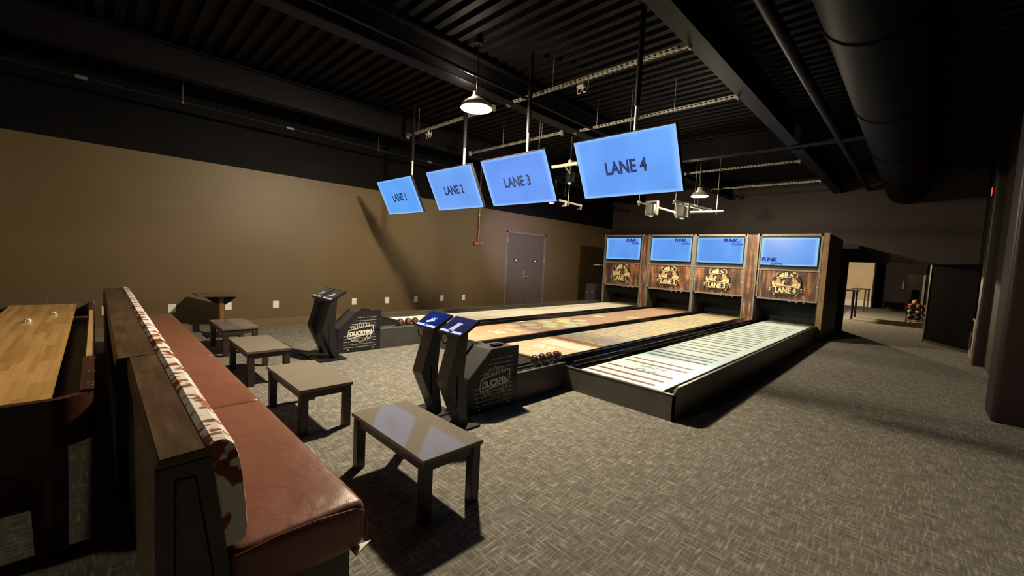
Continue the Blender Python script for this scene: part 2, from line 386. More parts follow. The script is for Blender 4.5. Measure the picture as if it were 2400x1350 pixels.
obj('door_handle', g, M_bronze, dr)

# ceiling steel: I-beams along y, one cross beam
def ibeam(name, label, axis, c, a, b, z0=4.0, h=.42, wd=.2):
    g = MB(); t = .02
    for u0, u1, z_0, z_1 in ((c-wd/2, c+wd/2, z0, z0+t), (c-.008, c+.008, z0+t, z0+h-t), (c-wd/2, c+wd/2, z0+h-t, z0+h)):
        if axis == 'y': g.box(u0, u1, a, b, z_0, z_1)
        else: g.box(a, b, u0, u1, z_0, z_1)
    return tag(obj(name, g, M_steel), label, 'beam')
ibeam('steel_beam', 'long black ceiling beam nearest the brown wall', 'y', -7.92, -6.9, YB)
ibeam('steel_beam', 'black ceiling beam passing over the lit round pendant lamp', 'y', -4.75, -6.9, 9.2)
ibeam('steel_beam', 'wide black ceiling beam just right of the LANE 4 monitor', 'y', -1.9, -6.9, 9.2)
ibeam('steel_beam', 'black cross beam running over the lanes behind the monitors', 'x', 9.4, -7.8, -.88)
ibeam('steel_beam', 'far stub of ceiling beam beyond the cross beam on the right', 'y', -1.9, 9.6, YB)
ibeam('steel_beam', 'far ceiling beam above the rearmost pendant lamp', 'y', -4.75, 9.6, YB)
# pipes and duct
g = MB(); g.tube([(-4.36, -6, 4.0), (-4.40, 15.2, 4.0)], .022, 10); tag(obj('ceiling_pipe', g, M_steel), 'thin dark pipe running beside the beam over the pendant lamp', 'pipe')
g = MB(); g.tube([(-1.22, -6, 4.05), (-1.22, 15.2, 4.05)], .06, 14); tag(obj('ceiling_pipe', g, M_steel, smooth=True), 'thick dark pipe running between the right beam and the round duct', 'pipe')
g = MB(); g.tube([(-.45, -6, 4.0), (-.45, 15.2, 4.0)], .40, 40)
duct = thing('air_duct', 'big round black air duct along the right of the ceiling', 'duct', (-.45, 4, 3.6)); M_duct = mat('duct_paint', (.0035, .0035, .0055), .6, spec=.06, noise=.1)
obj('duct_body', g, M_duct, duct, smooth=True)
for yy in (2.2, 4.7, 7.2, 9.7, 12.2):
    g = MB(); g.tube([(-.45, yy, 4.0), (-.45, yy+.05, 4.0)], .415, 40); obj('seam_band', g, M_duct, duct, smooth=True)
sp = thing('sprinkler_pipe', 'thin sprinkler pipe hung on rods along the brown wall', 'pipe', (-8.5, 5, 3.8))
g = MB(); g.tube([(-8.36, -6, 3.8), (-8.56, 15.2, 3.8)], .02, 10); obj('pipe_run', g, M_steel, sp)
for yy in (-.1, 2.55, 5.6, 8.5):
    g = MB(); xx = -8.36-.2*(yy+6)/21.2; g.tube([(xx, yy-.06, 3.8), (xx, yy+.06, 3.8)], .027, 10); obj('coupling', g, M_rim, sp)
for yy in (1.0, 4.3, 7.6, 10.9):
    g = MB(); xx = -8.36-.2*(yy+6)/21.2; g.tube([(xx, yy, 3.8), (xx, yy, 4.5)], .006, 6); g.tube([(xx, yy-.012, 3.8), (xx, yy+.012, 3.8)], .032, 10); obj('hanger_rod', g, M_rim, sp)
# slotted struts along x
def strut(label, x0, x1, y, z=4.0, rods=()):
    t = thing('slotted_strut', label, 'strut', ((x0+x1)/2, y, z))
    g = MB(); g.box(x0, x1, y-.02, y+.02, z, z+.04); obj('channel', g, M_galv, t)
    g = MB(); x = x0+.08
    while x < x1-.08: g.box(x, x+.035, y-.022, y-.0195, z+.012, z+.03); g.box(x, x+.035, y-.008, y+.008, z-.0015, z+.001); x += .07
    obj('slots', g, M_hole, t, kind='stuff')
    for xe, s in ((x0, 1), (x1, -1)):
        g = MB(); g.box(xe-.02, xe+.05*s if s > 0 else xe+.02, y-.035, y+.035, z+.04, z+.06); g.box(xe-.01, xe+.012, y-.03, y+.03, z-.03, z+.05); obj('beam_clamp', g, M_galv, t)
    for xr in rods:
        g = MB(); g.tube([(xr, y, z+.03), (xr, y, 4.5)], .005, 6); obj('hanger_rod', g, M_galv, t)
    return t
strut('slotted steel strut over the LANE 4 monitor, ending by the right beam', -4.78, -1.98, 4.57, rods=(-3.9,))
strut('second slotted strut crossing behind the LANE 4 monitor top', -4.76, -2.0, 6.30, rods=(-4.3, -2.9))
strut('slotted strut left of the pendant lamp, hanging under the ceiling', -7.72, -5.1, 4.55, rods=(-7.3,))
strut('slotted strut above the LANE 2 and LANE 3 monitors', -7.7, -5.0, 6.2, rods=(-6.6, -5.5))
strut('far slotted strut between the rear beams at the right of LANE 4', -4.5, -2.04, 10.69)
strut('farthest pale strut, just above the rear pendant lamp', -4.7, -2.03, 13.2)
def jbox(label, x, y, z):
    t = thing('junction_box', label, 'junction box', (x, y, z))
    g = MB(); g.box(x-.055, x+.055, y-.035, y+.035, z-.085, z-.05); g.tube([(x, y, z-.06), (x, y, z-.002)], .014, 8); obj('box_body', g, M_galv, t, bev=.006)
    for dx in (-.035, .055):
        g = MB(); g.tube([(x+dx, y, z-.07), (x+dx-.02, y-.01, z-.12), (x+dx-.005, y-.015, z-.155), (x+dx+.03, y-.015, z-.16), (x+dx+.06, y-.01, z-.12), (x+dx+.06, y, z-.02)], .0055, 6); obj('cable_loop', g, M_galv, t)
jbox('pale junction box with cable loops on the strut over LANE 4', -3.4, 4.57, 4.0)
jbox('junction box with cable loops on the strut left of the lamp', -6.95, 4.55, 4.0)

# conduit and strobe on the brown wall
t = thing('wall_conduit', 'copper-brown conduit with a fire strobe box on the brown wall', 'conduit', (XW+.03, 7.95, 2.0))
g = MB(); g.tube([(XW+.03, 7.95, 2.1), (XW+.03, 7.95, 4.5)], .02, 10); obj('conduit_tube', g, M_cop, t)
g = MB(); g.box(XW, XW+.06, 7.80, 8.13, 1.97, 2.07); g.box(XW+.06, XW+.09, 7.97, 8.10, 1.99, 2.04); obj('strobe_box', g, M_cop, t, bev=.006)
for zz in (2.35, 2.85, 3.3):
    g = MB(); g.box(XW, XW+.055, 7.93, 7.97, zz-.02, zz+.02); obj('strap', g, M_bronze, t)
# outlets
def outlet(y, kind, label, z=.435):
    t = thing('wall_outlet', label, 'outlet', (XW, y, z), 'outlets along the brown wall')
    g = MB(); g.box(XW, XW+.012, y-.055, y+.055, z-.075, z+.075); obj('cover_plate', g, M_white, t, bev=.004)
    if kind:
        g = MB()
        for dz in (-.03, .03): g.tube([(XW+.011, y, z+dz), (XW+.015, y, z+dz)], .022, 12)
        obj('socket', g, M_white if kind == 2 else M_hole, t)
    return t
outlet(.115, 1, 'leftmost white outlet beside the far end of the shuffleboard')
outlet(.20, 1, 'second white outlet from the left, touching the bench top in view')
outlet(.944, 0, 'white cover plate on the wall just past the far bench end')
outlet(1.78, 0, 'white outlet in the shadow of the small pedestal table')
outlet(2.60, 2, 'white outlet right of the pedestal table, left of the kiosks')
outlet(4.25, 2, 'white outlet above the far ball return housing')
outlet(5.09, 2, 'second white outlet right of the far kiosks, before the dark shadow')
outlet(5.91, 2, 'white outlet inside the slanting monitor shadow')
outlet(6.74, 2, 'white outlet just right of the slanting monitor shadow')
outlet(7.50, 2, 'rightmost white outlet, nearest the double door')

# ------------------------------------------------------------------ pendant lamps
def pendant(label, x, y, z, power, deep=.10, top=4.5, r=.21):
    t = thing('pendant_lamp', label, 'lamp', (x, y, z))
    g = MB(); g.lathe((x, y, z), [(r, 0), (r*.97, .035), (r*.75, .09), (r*.42, .135), (.06, .16), (.05, .22), (.001, .225)], 40); obj('lamp_shade', g, M_shade, t, smooth=True)
    g = MB(); g.lathe((x, y, z), [(r-.004, .001), (r*.95, .033), (r*.72, .086), (r*.4, .128), (.001, .14)], 40); obj('shade_lining', g, M_shadein, t, smooth=True)
    g = MB(); g.sphere((x, y, z+.075), .045, 16, 10); obj('bulb', g, M_glow, t, smooth=True)
    g = MB(); g.tube([(x, y, z+.2), (x, y, top)], .010, 8); g.tube([(x, y, top-.06), (x, y, top)], .05, 12); obj('stem', g, M_steel, t)
    L = bpy.data.lights.new('lamp_light', 'POINT'); L.energy = power; L.color = LAMP_COL; L.shadow_soft_size = .10
    lo = bpy.data.objects.new('lamp_light', L); C.objects.link(lo); lo.parent = t; lo.location = (0, 0, .022)
    L2 = bpy.data.lights.new('added_uplight', 'POINT'); L2.energy = ADDED_UPLIGHT if power == LAMP_POWER else 3.0; L2.color = LAMP_COL; L2.shadow_soft_size = .05  # added point light above the closed shade, brightens beam and ceiling
    l2 = bpy.data.objects.new('added_uplight', L2); C.objects.link(l2); l2.parent = t; l2.location = (-.12, -.05, .34)
    if deep > .15: lo.location = (0, 0, .045)
    return t
pendant('lit round pendant lamp hanging above the LANE 2 and LANE 3 monitors', -4.43, 3.64, 3.60, LAMP_POWER, .1, 4.5)
pendant('distant lit pendant lamp to the right of the LANE 4 monitor', -4.02, 10.5, 3.38, LAMP2_POWER, .1, 4.5, .2)
pendant('pendant lamp over the shuffleboard, outside the frame', -3.4, -4.95, 3.6, LAMP3_POWER, .2, 4.5)

# ------------------------------------------------------------------ projector lights: light falls only inside the lane rectangle
def projector_light(L, x0, x1, y0, y1, z, strength, col=(1, 1, 1), parent=None):
    li = bpy.data.lights.new('projector_light', 'POINT'); li.energy = 1; li.shadow_soft_size = .015; li.use_nodes = True
    nt = li.node_tree; em = nt.nodes['Emission']
    tc = nt.nodes.new('ShaderNodeTexCoord'); sep = nt.nodes.new('ShaderNodeSeparateXYZ'); nt.links.new(tc.outputs['Normal'], sep.inputs[0])
    SG = PROJ_SIGN
    nx, ny, nz = [math_n(nt, 'MULTIPLY', sep.outputs[k], SG) for k in range(3)]
    t = math_n(nt, 'DIVIDE', z-L[2], math_n(nt, 'MINIMUM', nz, -1e-3))
    px = math_n(nt, 'ADD', math_n(nt, 'MULTIPLY', nx, t), L[0]); py = math_n(nt, 'ADD', math_n(nt, 'MULTIPLY', ny, t), L[1])
    m = math_n(nt, 'LESS_THAN', nz, -.02)
    for s, a, b in (('GREATER_THAN', px, x0), ('LESS_THAN', px, x1), ('GREATER_THAN', py, y0), ('LESS_THAN', py, y1)):
        m = math_n(nt, 'MULTIPLY', m, math_n(nt, s, a, b))
    fall = math_n(nt, 'DIVIDE', math_n(nt, 'MULTIPLY', t, t), math_n(nt, 'MAXIMUM', math_n(nt, 'MULTIPLY', nz, -1), .05))
    nt.links.new(math_n(nt, 'MULTIPLY', math_n(nt, 'MULTIPLY', m, fall), strength), em.inputs['Strength'])
    em.inputs['Color'].default_value = (*col, 1)
    o = bpy.data.objects.new('projector_light', li); C.objects.link(o); o.location = L
    if parent: o.parent = parent; o.location = Vector(L)-org(parent)
    return o
PROJ_SIGN = 1.0

# ------------------------------------------------------------------ lanes
ZD = .28; Y0, Y1 = 4.22, 12.4
def deck_mat(n):  # deck colours carry the images the projectors throw on the lanes
    if n == 1: m, col, sp = boards('lane_one_boards', (.40, .33, .20), (.66, .55, .36), 'y', .04, .42, .04)
    elif n == 2: m, col, sp = boards('lane_two_boards', (.38, .235, .14), (.51, .34, .215), 'y', .04, .42, .04)
    elif n == 3: m, col, sp = boards('lane_three_boards', (.38, .24, .15), (.51, .34, .23), 'y', .04, .42, .04)
    else: m, col, sp = boards('lane_four_boards', (.44, .49, .40), (.55, .60, .50), 'y', .04, .42, .04)
    nt, N, L, b = nodes(m); P = pos(nt); X, Y = sp.outputs[0], sp.outputs[1]; b.inputs['Specular IOR Level'].default_value = .25
    if n == 1:
        k = noise_n(nt, P, 2.5, 4, (1, .3, 1)); col = mix(nt, ramp(nt, k, [(.4, (0, 0, 0)), (.7, (.6, .6, .6))]), col, (.78, .72, .58))
        e = math_n(nt, 'LESS_THAN', Y, 4.75); col = mix(nt, e, col, (.62, .76, .62))
    if n == 3:
        # projected river of hexagonal stones and plank crossing, put into the deck colour
        mp = N.new('ShaderNodeMapping'); L.new(P, mp.inputs[0]); mp.inputs['Scale'].default_value = (1.0, .72, 0)
        v1 = N.new('ShaderNodeTexVoronoi'); v1.feature = 'DISTANCE_TO_EDGE'; v1.inputs['Scale'].default_value = 4.6; v1.inputs['Randomness'].default_value = .45; L.new(mp.outputs[0], v1.inputs['Vector'])
        v2 = N.new('ShaderNodeTexVoronoi'); v2.inputs['Scale'].default_value = 4.6; v2.inputs['Randomness'].default_value = .45; L.new(mp.outputs[0], v2.inputs['Vector'])
        sc_ = N.new('ShaderNodeSeparateColor'); L.new(v2.outputs['Color'], sc_.inputs[0])
        st = ramp(nt, sc_.outputs[0], [(0, (.48, .39, .28)), (.3, (.55, .48, .20)), (.5, (.34, .43, .38)), (.7, (.46, .36, .33)), (1, (.56, .48, .30))])
        far = ramp(nt, math_n(nt, 'DIVIDE', math_n(nt, 'SUBTRACT', Y, 6), 3), [(0, (0, 0, 0)), (1, (1, 1, 1))])
        st = mix(nt, math_n(nt, 'MULTIPLY', far, .7), st, (.52, .45, .25))
        st = mix(nt, ramp(nt, v1.outputs['Distance'], [(.0, (1, 1, 1)), (.09, (0, 0, 0))]), st, (.27, .18, .10))
        a = math_n(nt, 'GREATER_THAN', math_n(nt, 'SUBTRACT', Y, math_n(nt, 'MULTIPLY', X, -.25)), 4.85)
        col = mix(nt, a, col, st)
        band = math_n(nt, 'MULTIPLY', math_n(nt, 'GREATER_THAN', Y, 5.55), math_n(nt, 'LESS_THAN', Y, 5.78)); col = mix(nt, band, col, (.17, .10, .05))
        c2 = math_n(nt, 'MULTIPLY', math_n(nt, 'MULTIPLY', math_n(nt, 'GREATER_THAN', Y, 5.1), math_n(nt, 'LESS_THAN', Y, 5.45)), math_n(nt, 'GREATER_THAN', X, -4.35))
        col = mix(nt, c2, col, (.40, .42, .33))
    if n == 4:
        # cool white of the projected image, put into the deck colour
        k = noise_n(nt, P, 1.1, 2); col = mix(nt, ramp(nt, k, [(.45, (0, 0, 0)), (.68, (.6, .6, .6))]), col, (.40, .50, .56))
    L.new(col, b.inputs['Base Color']); return m
LANES = {1: (-7.68, -6.56), 2: (-5.98, -4.92), 3: (-4.53, -3.50), 4: (-2.90, -1.85)}
lane_obj = {}
desc = {1: 'far left bowling lane with pale timber boards, beside the brown wall', 2: 'second bowling lane with orange timber and projected round pads',
        3: 'third bowling lane with projected hexagon stones and plank crossing', 4: 'nearest bowling lane, bright white with projected brown cross lines'}
for n, (a, b) in LANES.items():
    t = thing('bowling_lane', desc[n], 'bowling lane', ((a+b)/2, Y0, 0), 'the four duckpin lanes'); lane_obj[n] = t
    g = MB(); g.box(a, b, Y0, Y1+1.2, ZD-.04, ZD); obj('lane_deck', g, deck_mat(n), t)
    xl, xr = {1: (-7.88, -6.452), 2: (-6.088, -4.812), 3: (-4.638, -3.392), 4: (-3.008, -1.69)}[n]
    g = MB(); g.box(xl, xr, Y0-.03, Y0, 0, ZD-.003); obj('front_panel', g, M_kerb, t)
    g = MB(); g.box(xl, xr, Y0-.034, Y0+.002, ZD-.003, ZD+.006); obj('front_rim', g, M_rim, t)
    g = MB(); g.box(a, a+.02, Y0, Y1, 0, ZD-.04); g.box(b-.02, b, Y0, Y1, 0, ZD-.04); obj('lane_bed', g, M_gut, t)
    for u, v in ((a, -1), (b, 1)):     # channel each side
        g = MB(); w2 = .10; n_ = 8
        pr = [(u + v*(.004 + w2*k/n_), ZD-.015-.045*math.sin(PI*k/n_)) for k in range(n_+1)]
        for (p, pz), (q, qz) in zip(pr, pr[1:]): g.face([(p, Y0, pz), (q, Y0, qz), (q, Y1+1, qz), (p, Y1+1, pz)])
        obj('gutter', g, M_gut, t, smooth=True)
# outer kerb walls with a rounded top corner
def kerb(n, x0, x1, zt):
    pr = [(Y0-.03, 0), (Y0-.03, zt-.07)] + [(Y0-.03+.07*(1-math.cos(a)), zt-.07+.07*math.sin(a)) for a in (PI/8, PI/4, 3*PI/8, PI/2)] + [(Y1-.065, zt), (Y1-.065, 0)]
    g = MB(); g.prism(pr, 'x', x0, x1); obj('kerb_wall', g, M_kerb, lane_obj[n])
    g = MB(); g.box(x0-.003, x1+.003, Y0+.06, Y1-.065, zt, zt+.006); obj('kerb_cap', g, M_rim, lane_obj[n])
kerb(4, -1.715, -1.69, .345); kerb(1, -7.93, -7.88, .345)
g = MB(); g.box(-1.85+.11, -1.84+.11+.01, Y0, Y1, .2, ZD+.004); obj('inner_rail', g, M_rim, lane_obj[4])
g = MB(); g.box(-7.80, -7.79, Y0, Y1, .2, ZD+.02); obj('inner_rail', g, M_rim, lane_obj[1])
def divider(label, x0, x1, ridge):
    t = thing('lane_divider', label, 'lane divider', ((x0+x1)/2, Y0, 0), 'glossy black dividers between lanes')
    g = MB(); g.box(x0, x1, Y0, Y1, 0, ZD-.065); obj('divider_body', g, M_gut, t)
    g = MB(); g.box(x0, x1, Y0-.03, Y0, 0, ZD-.003); obj('divider_front', g, M_kerb, t)
    g = MB(); g.box(x0, x1, Y0-.034, Y0+.002, ZD-.003, ZD+.006); obj('front_rim', g, M_rim, t)
    for x in ridge:
        g = MB(); g.prism([(x-.035, ZD-.065), (x-.012, ZD+.035), (x+.012, ZD+.035), (x+.035, ZD-.065)], 'y', Y0+.15, Y1); obj('divider_ridge', g, M_gut, t)
        g = MB(); g.box(x-.013, x+.013, Y0+.15, Y1, ZD+.035, ZD+.040); obj('divider_cap', g, mat('divider_cap', (.05, .05, .07), .2, .3, noise=.1), t)
divider('glossy black divider just right of the pale farthest lane', -6.45, -6.09, (-6.40, -6.15))
divider('narrow glossy divider between round-pad lane and hexagon-stone lane', -4.81, -4.64, (-4.725,))
divider('widest glossy black divider, left of the bright nearest lane', -3.39, -3.01, (-3.32, -3.10))
for k, yy in enumerate((4.37, 4.58, 4.82, 5.25, 5.47, 5.93, 6.15, 6.35, 6.76, 7.0, 7.28, 7.52, 7.9, 8.15, 8.44, 8.7, 8.95, 9.29, 9.55, 9.78, 10.1, 10.44, 10.8, 11.22, 11.6)):
    g = MB(); g.box(-2.86, -1.99, yy-.032, yy+.032, ZD, ZD+.0015); obj('projected_line', g, mat('projected_line_brown', (.13, .062, .025), .5, spec=.2, noise=.05) if yy < 5.6 else mat('projected_line_grey', (.085, .07, .045), .5, spec=.2, noise=.05), lane_obj[4])  # projected light lines, built as thin coloured strips
# projected light figures, built as thin coloured shapes on the decks
dk = {k: Vector((0, 0, ZD+.002)) for k in LANES}
M_ltxt = mat('projected_text_cream', (.90, .85, .62), .4, noise=.03); M_ltxtb = mat('projected_text_blue', (.13, .15, .18), .4, noise=.03)
X_, Y_, Z_ = Vector((1, 0, 0)), Vector((0, 1, 0)), Vector((0, 0, 1))
text('03', .34, M_ltxt, lane_obj[3], (-4.02, 4.83, ZD+.002), X_, Y_, 'lane_number', sx=1.15)
text('02', .36, M_ltxt, lane_obj[2], (-5.35, 5.1, ZD+.002), X_, Y_, 'lane_number', sx=1.1)
text('LANE', .15, M_ltxt, lane_obj[2], (-5.35, 5.5, ZD+.002), X_, Y_, 'lane_word')
text('04', .26, M_ltxtb, lane_obj[4], (-2.36, 4.86, ZD+.002), X_, Y_, 'lane_number', sx=1.15)
text('LANE', .15, M_ltxtb, lane_obj[4], (-2.36, 5.10, ZD+.002), X_, Y_, 'lane_word')
g = MB()
g.stroke((-2.49, 4.86, ZD+.002), X_, Y_, [(.16*math.cos(a*PI/12), .16*math.sin(a*PI/12)) for a in range(24)], .012, .001, True); obj('ring_mark', g, M_ltxt, lane_obj[4])
pads = [(-5.6, 6.25, 0), (-5.25, 6.5, 1), (-5.45, 6.75, 2), (-5.75, 6.9, 0), (-5.1, 6.95, 2), (-5.3, 7.25, 2), (-5.55, 7.3, 1), (-5.72, 7.55, 0), (-5.15, 7.5, 2), (-5.42, 7.8, 3), (-5.65, 8.9, 0), (-5.3, 6.05, 3), (-5.7, 5.85, 3), (-5.1, 9.6, 3)]
pm = [mat('projected_pad_mint', (.60, .66, .46), .3, noise=.05), mat('projected_pad_yellow', (.72, .68, .20), .3, noise=.05), mat('projected_pad_sage', (.50, .60, .44), .3, noise=.05), mat('projected_pad_cream', (.72, .60, .40), .3, noise=.05)]
for k, (x, y, c) in enumerate(pads):
    g = MB(); g.flat((x, y, ZD+.001+.0002*k), X_, Y_, [(.15*math.cos(a*PI/14), .17*math.sin(a*PI/14)) for a in range(28)], .0008); obj('projected_pad', g, pm[c], lane_obj[2])  # projected light spots, built as thin coloured discs

# ------------------------------------------------------------------ machine fronts at the lane ends
CAB = {1: (-7.76, -6.42), 2: (-6.15, -4.79), 3: (-4.71, -3.40), 4: (-3.08, -1.73)}
YM = 12.4
def screen_mat(name, w_, h_, cx, cz, col, edge, amp=1.0):
    m = mat(name, (0, 0, 0), .25, spec=.4); nt, N, L, b = nodes(m); P = pos(nt); sp = N.new('ShaderNodeSeparateXYZ'); L.new(P, sp.inputs[0])
    u = math_n(nt, 'DIVIDE', math_n(nt, 'ABSOLUTE', math_n(nt, 'SUBTRACT', sp.outputs[0], cx)), w_/2)
    v = math_n(nt, 'DIVIDE', math_n(nt, 'ABSOLUTE', math_n(nt, 'SUBTRACT', sp.outputs[2], cz)), h_/2)
    e = math_n(nt, 'MAXIMUM', u, v); n = noise_n(nt, P, 1.6, 2)
    c = mix(nt, ramp(nt, n, [(.35, (0, 0, 0)), (.7, (1, 1, 1))]), tuple(q*.9 for q in col), tuple(min(1, q*1.1) for q in col))
    c = mix(nt, ramp(nt, e, [(.86, (0, 0, 0)), (.97, (1, 1, 1))]), c, edge)
    L.new(c, b.inputs['Emission Color']); b.inputs['Emission Strength'].default_value = amp; return m
def star(n, r1, r2, ph=0): return [((r1 if k % 2 == 0 else r2)*math.cos(ph+PI*k/n), (r1 if k % 2 == 0 else r2)*math.sin(ph+PI*k/n)) for k in range(2*n)]
def cir(cx, cy, r, a0=0, a1=360, n=24, ry=None):
    ry = ry or r; return [(cx+r*math.cos(math.radians(a0+(a1-a0)*k/n)), cy+ry*math.sin(math.radians(a0+(a1-a0)*k/n))) for k in range(n+(0 if a1-a0 == 360 else 1))]
def emblem(n, cx, parent):
    o = (cx, YM-.045, 1.33); k = 1.0
    g = MB(); g.flat(o, X_, Z_, cir(0, .0, .33, 0, 360, 36, .31), -.02); pl = obj('emblem_plate', g, M_emb, parent)
    def add(nm, m, fn, t):
        class Q:
            def flat(s, *a): gg = MB(); gg.flat(*a); return obj(nm, gg, m, pl)
            def stroke(s, *a): gg = MB(); gg.stroke(*a); return obj(nm, gg, m, pl)
        fn(Q(), (cx, YM-.045-t, 1.33))
    add('sunset_arc', M_tan, lambda q, o: [q.flat(o, X_, Z_, [(.10, -.02), (.12, .13), (.17, .17), (.22, .12), (.27, .03), (.27, -.08)], .004), q.flat(o, X_, Z_, [(-.10, -.02), (-.13, .12), (-.18, .15), (-.23, .08), (-.26, -.04)], .004)], .0)
    add('hat_brim', M_cream, lambda q, o: (q.stroke(o, X_, Z_, [(-.20, .26), (-.235, .21), (-.22, .165), (-.15, .14), (-.05, .15), (.04, .18), (.10, .165), (.17, .155), (.225, .18), (.24, .22), (.21, .27), (.15, .29)], .026, .004), q.flat(o, X_, Z_, [(-.17, .17), (-.05, .17), (-.05, .27), (-.09, .275), (-.15, .22)], .004), q.flat(o, X_, Z_, [(-.045, .17), (.035, .205), (.02, .30), (-.01, .285), (-.04, .30)], .004), q.flat(o, X_, Z_, [(.10, .19), (.16, .19), (.14, .23), (.09, .27), (.07, .25)], .004)), .006)
    add('ball_motif', M_brownball, lambda q, o: (q.flat(o, X_, Z_, cir(.02, .07, .065), .004), q.flat(o, X_, Z_, cir(.10, .035, .045), .004)), .008)
    add('pin_motif', M_cream, lambda q, o: (q.flat(o, X_, Z_, cir(-.16, -.04, .06, 0, 180), .004), q.flat(o, X_, Z_, cir(.19, -.05, .07, 0, 180), .004), q.flat(o, X_, Z_, [(-.10, -.03), (-.09, .05), (-.05, .10), (-.02, .08), (-.05, .01), (-.04, -.05)], .004), q.flat(o, X_, Z_, [(-.31, .06), (-.27, .07), (-.24, -.02), (-.25, -.09), (-.30, -.04)], .004), q.flat(o, X_, Z_, [(.31, .02), (.28, .04), (.24, -.03), (.27, -.09), (.31, -.06)], .004)), .010)
    def arcp(u, base, sag): return base + sag*(1-(u/.30)**2)
    top = [(u, arcp(u, -.085, .045)) for u in [-.30+.6*k/12 for k in range(13)]]; bot = [(u, arcp(u, -.285, .045)) for u in [.24-.48*k/12 for k in range(13)]]
    outl = [(-.36, -.11), (-.30, -.09)] + top[1:-1] + [(.30, -.09), (.36, -.11), (.34, -.16), (.37, -.20), (.30, -.20), (.27, -.23), (.24, -.31)] + bot[1:-1] + [(-.24, -.31), (-.27, -.23), (-.30, -.20), (-.37, -.20), (-.34, -.16)]
    add('banner', M_cream, lambda q, o: q.flat(o, X_, Z_, outl, .004), .016)
    ins = [(u*.945, (v+.2)*.86-.2+.002) for u, v in outl]
    add('banner_field', M_emb, lambda q, o: q.flat(o, X_, Z_, ins, .004), .022)
    text('LANE %d' % n, .20, M_cream, pl, (cx, YM-.073, 1.33-.168), X_, Z_, 'lane_lettering', bold=.009, sx=.72)
    add('corner_star', M_cream, lambda q, o: (q.flat((o[0]-.275, o[1], o[2]-.15), X_, Z_, star(4, .018, .007), .003), q.flat((o[0]+.275, o[1], o[2]-.15), X_, Z_, star(4, .018, .007), .003)), .026)
M_mlogo = mat('machine_logo_ink', (.002, .002, .02), .9, spec=0, noise=.05, emit=(.02, .03, .22), estr=1)
ordn = {1: 'leftmost', 2: 'second', 3: 'third', 4: 'rightmost'}
for n, (a, b) in CAB.items():
    cx = (a+b)/2
    t = thing('pinsetter_cabinet', ordn[n]+' pinsetter cabinet front with the LANE %d emblem below its blue screen' % n, 'pinsetter', (cx, YM, 0), 'pinsetter cabinets at the lane ends')
    g = MB()
    for x0, x1, z0, z1 in ((a, b, 2.55, 2.60), (a, b, .90, .945), (a, b, 1.66, 1.70), (a, a+.04, .90, 2.6), (b-.04, b, .90, 2.6)): g.box(x0, x1, YM-.02, YM+.03, z0, z1)
    obj('frame', g, M_alu, t)
    g = MB(); g.box(a+.04, b-.04, YM+.0, YM+.02, .945, 1.66); obj('decor_panel', g, M_rust, t)
    g = MB(); g.box(a+.04, b-.04, YM+.01, YM+.04, 1.70, 2.55); obj('screen_surround', g, M_side, t)
    sx0, sx1 = cx-.62, cx+.62
    if n == 3: sx0, sx1 = cx-.62, cx+.60
    if n == 4: sx0, sx1 = cx-.62, cx+.60
    g = MB(); g.box(sx0-.02, sx1+.02, YM-.035, YM+.01, 1.785, 2.51); mo = obj('screen_bezel', g, M_mono, t)
    g = MB(); g.box(sx0, sx1, YM-.039, YM-.034, 1.80, 2.495)
    obj('display', g, screen_mat('mask_screen_%d' % n, sx1-sx0, .695, (sx0+sx1)/2, 2.1475, (.13, .36, .96), (.25, .62, 1.0), .95), mo)
    lx, lz = (sx1-.34, 2.42) if n < 4 else (sx0+.20, 1.93)
    text('FUNK', .13, M_mlogo, mo, (lx, YM-.041, lz), X_, Z_, 'screen_logo', bold=.006, sx=1.0)
    text('bowling', .065, M_mlogo, mo, (lx+.17, YM-.041, lz-.085), X_, Vector((-.1, 0, 1)), 'screen_logo', bold=.002, sx=1.25)
    g = MB(); g.stroke((lx+.15, YM-.041, lz-.12), X_, Z_, [(-.12, -.01), (.2, .015)], .006, .001); obj('logo_underline', g, M_mlogo, mo)
    emblem(n, cx, t)
    g = MB()
    for xx, zz in ((a+.02, 1.30), (b-.02, 1.30), (a+.02, 1.68), (b-.02, 1.68), (b-.02, .93)): g.box(xx-.02, xx+.02, YM-.035, YM-.02, zz-.015, zz+.015)
    obj('corner_bracket', g, M_galv, t)
    g = MB()
    for xx in (cx+.1, cx+.25, cx+.4): g.tube([(xx, YM+.02, .90), (xx, YM+.02, .865)], .022, 10)
    obj('cord_guide', g, M_galv, t)
    # pit
    g = MB(); g.box(a, a+.02, YM+.03, YM+1.9, ZD, 2.58); g.box(b-.02, b, YM+.03, YM+1.9, ZD, 2.58); g.box(a, b, YM+1.9, YM+1.94, 0, 2.58); g.box(a, b, YM+.03, YM+1.9, 2.56, 2.6); obj('pit_housing', g, M_side, t)
    g = MB(); g.box(a+.02, b-.02, YM+.95, YM+1.0, ZD+.02, .9); obj('pit_curtain', g, M_blackp, t)
    g = MB(); g.box(a+.02, b-.02, YM+.3, YM+.32, .62, .9); obj('pin_hood', g, M_hole, t)
def pillar(label, a, b, zb=.27):
    t = thing('machine_pillar', label, 'pillar', ((a+b)/2, YM, zb), 'pillars between the pinsetter cabinets')
    e = .035 if b-a > .15 else .0
    if e:
        g = MB(); g.box(a+e, b-e, YM-.05, YM+.1, zb, 2.58); obj('pillar_infill', g, M_rust, t)
        for x0, x1 in ((a, a+e), (b-e, b)): g = MB(); g.box(x0, x1, YM-.06, YM+.1, zb, 2.61); obj('pillar_edge', g, M_alu, t)
        g = MB(); g.box(a, b, YM-.06, YM+.1, zb-.03, zb); obj('pillar_foot', g, M_alu, t)
    else:
        g = MB(); g.box(a, b, YM-.04, YM+.1, zb, 2.61); obj('pillar_edge', g, M_alu, t)
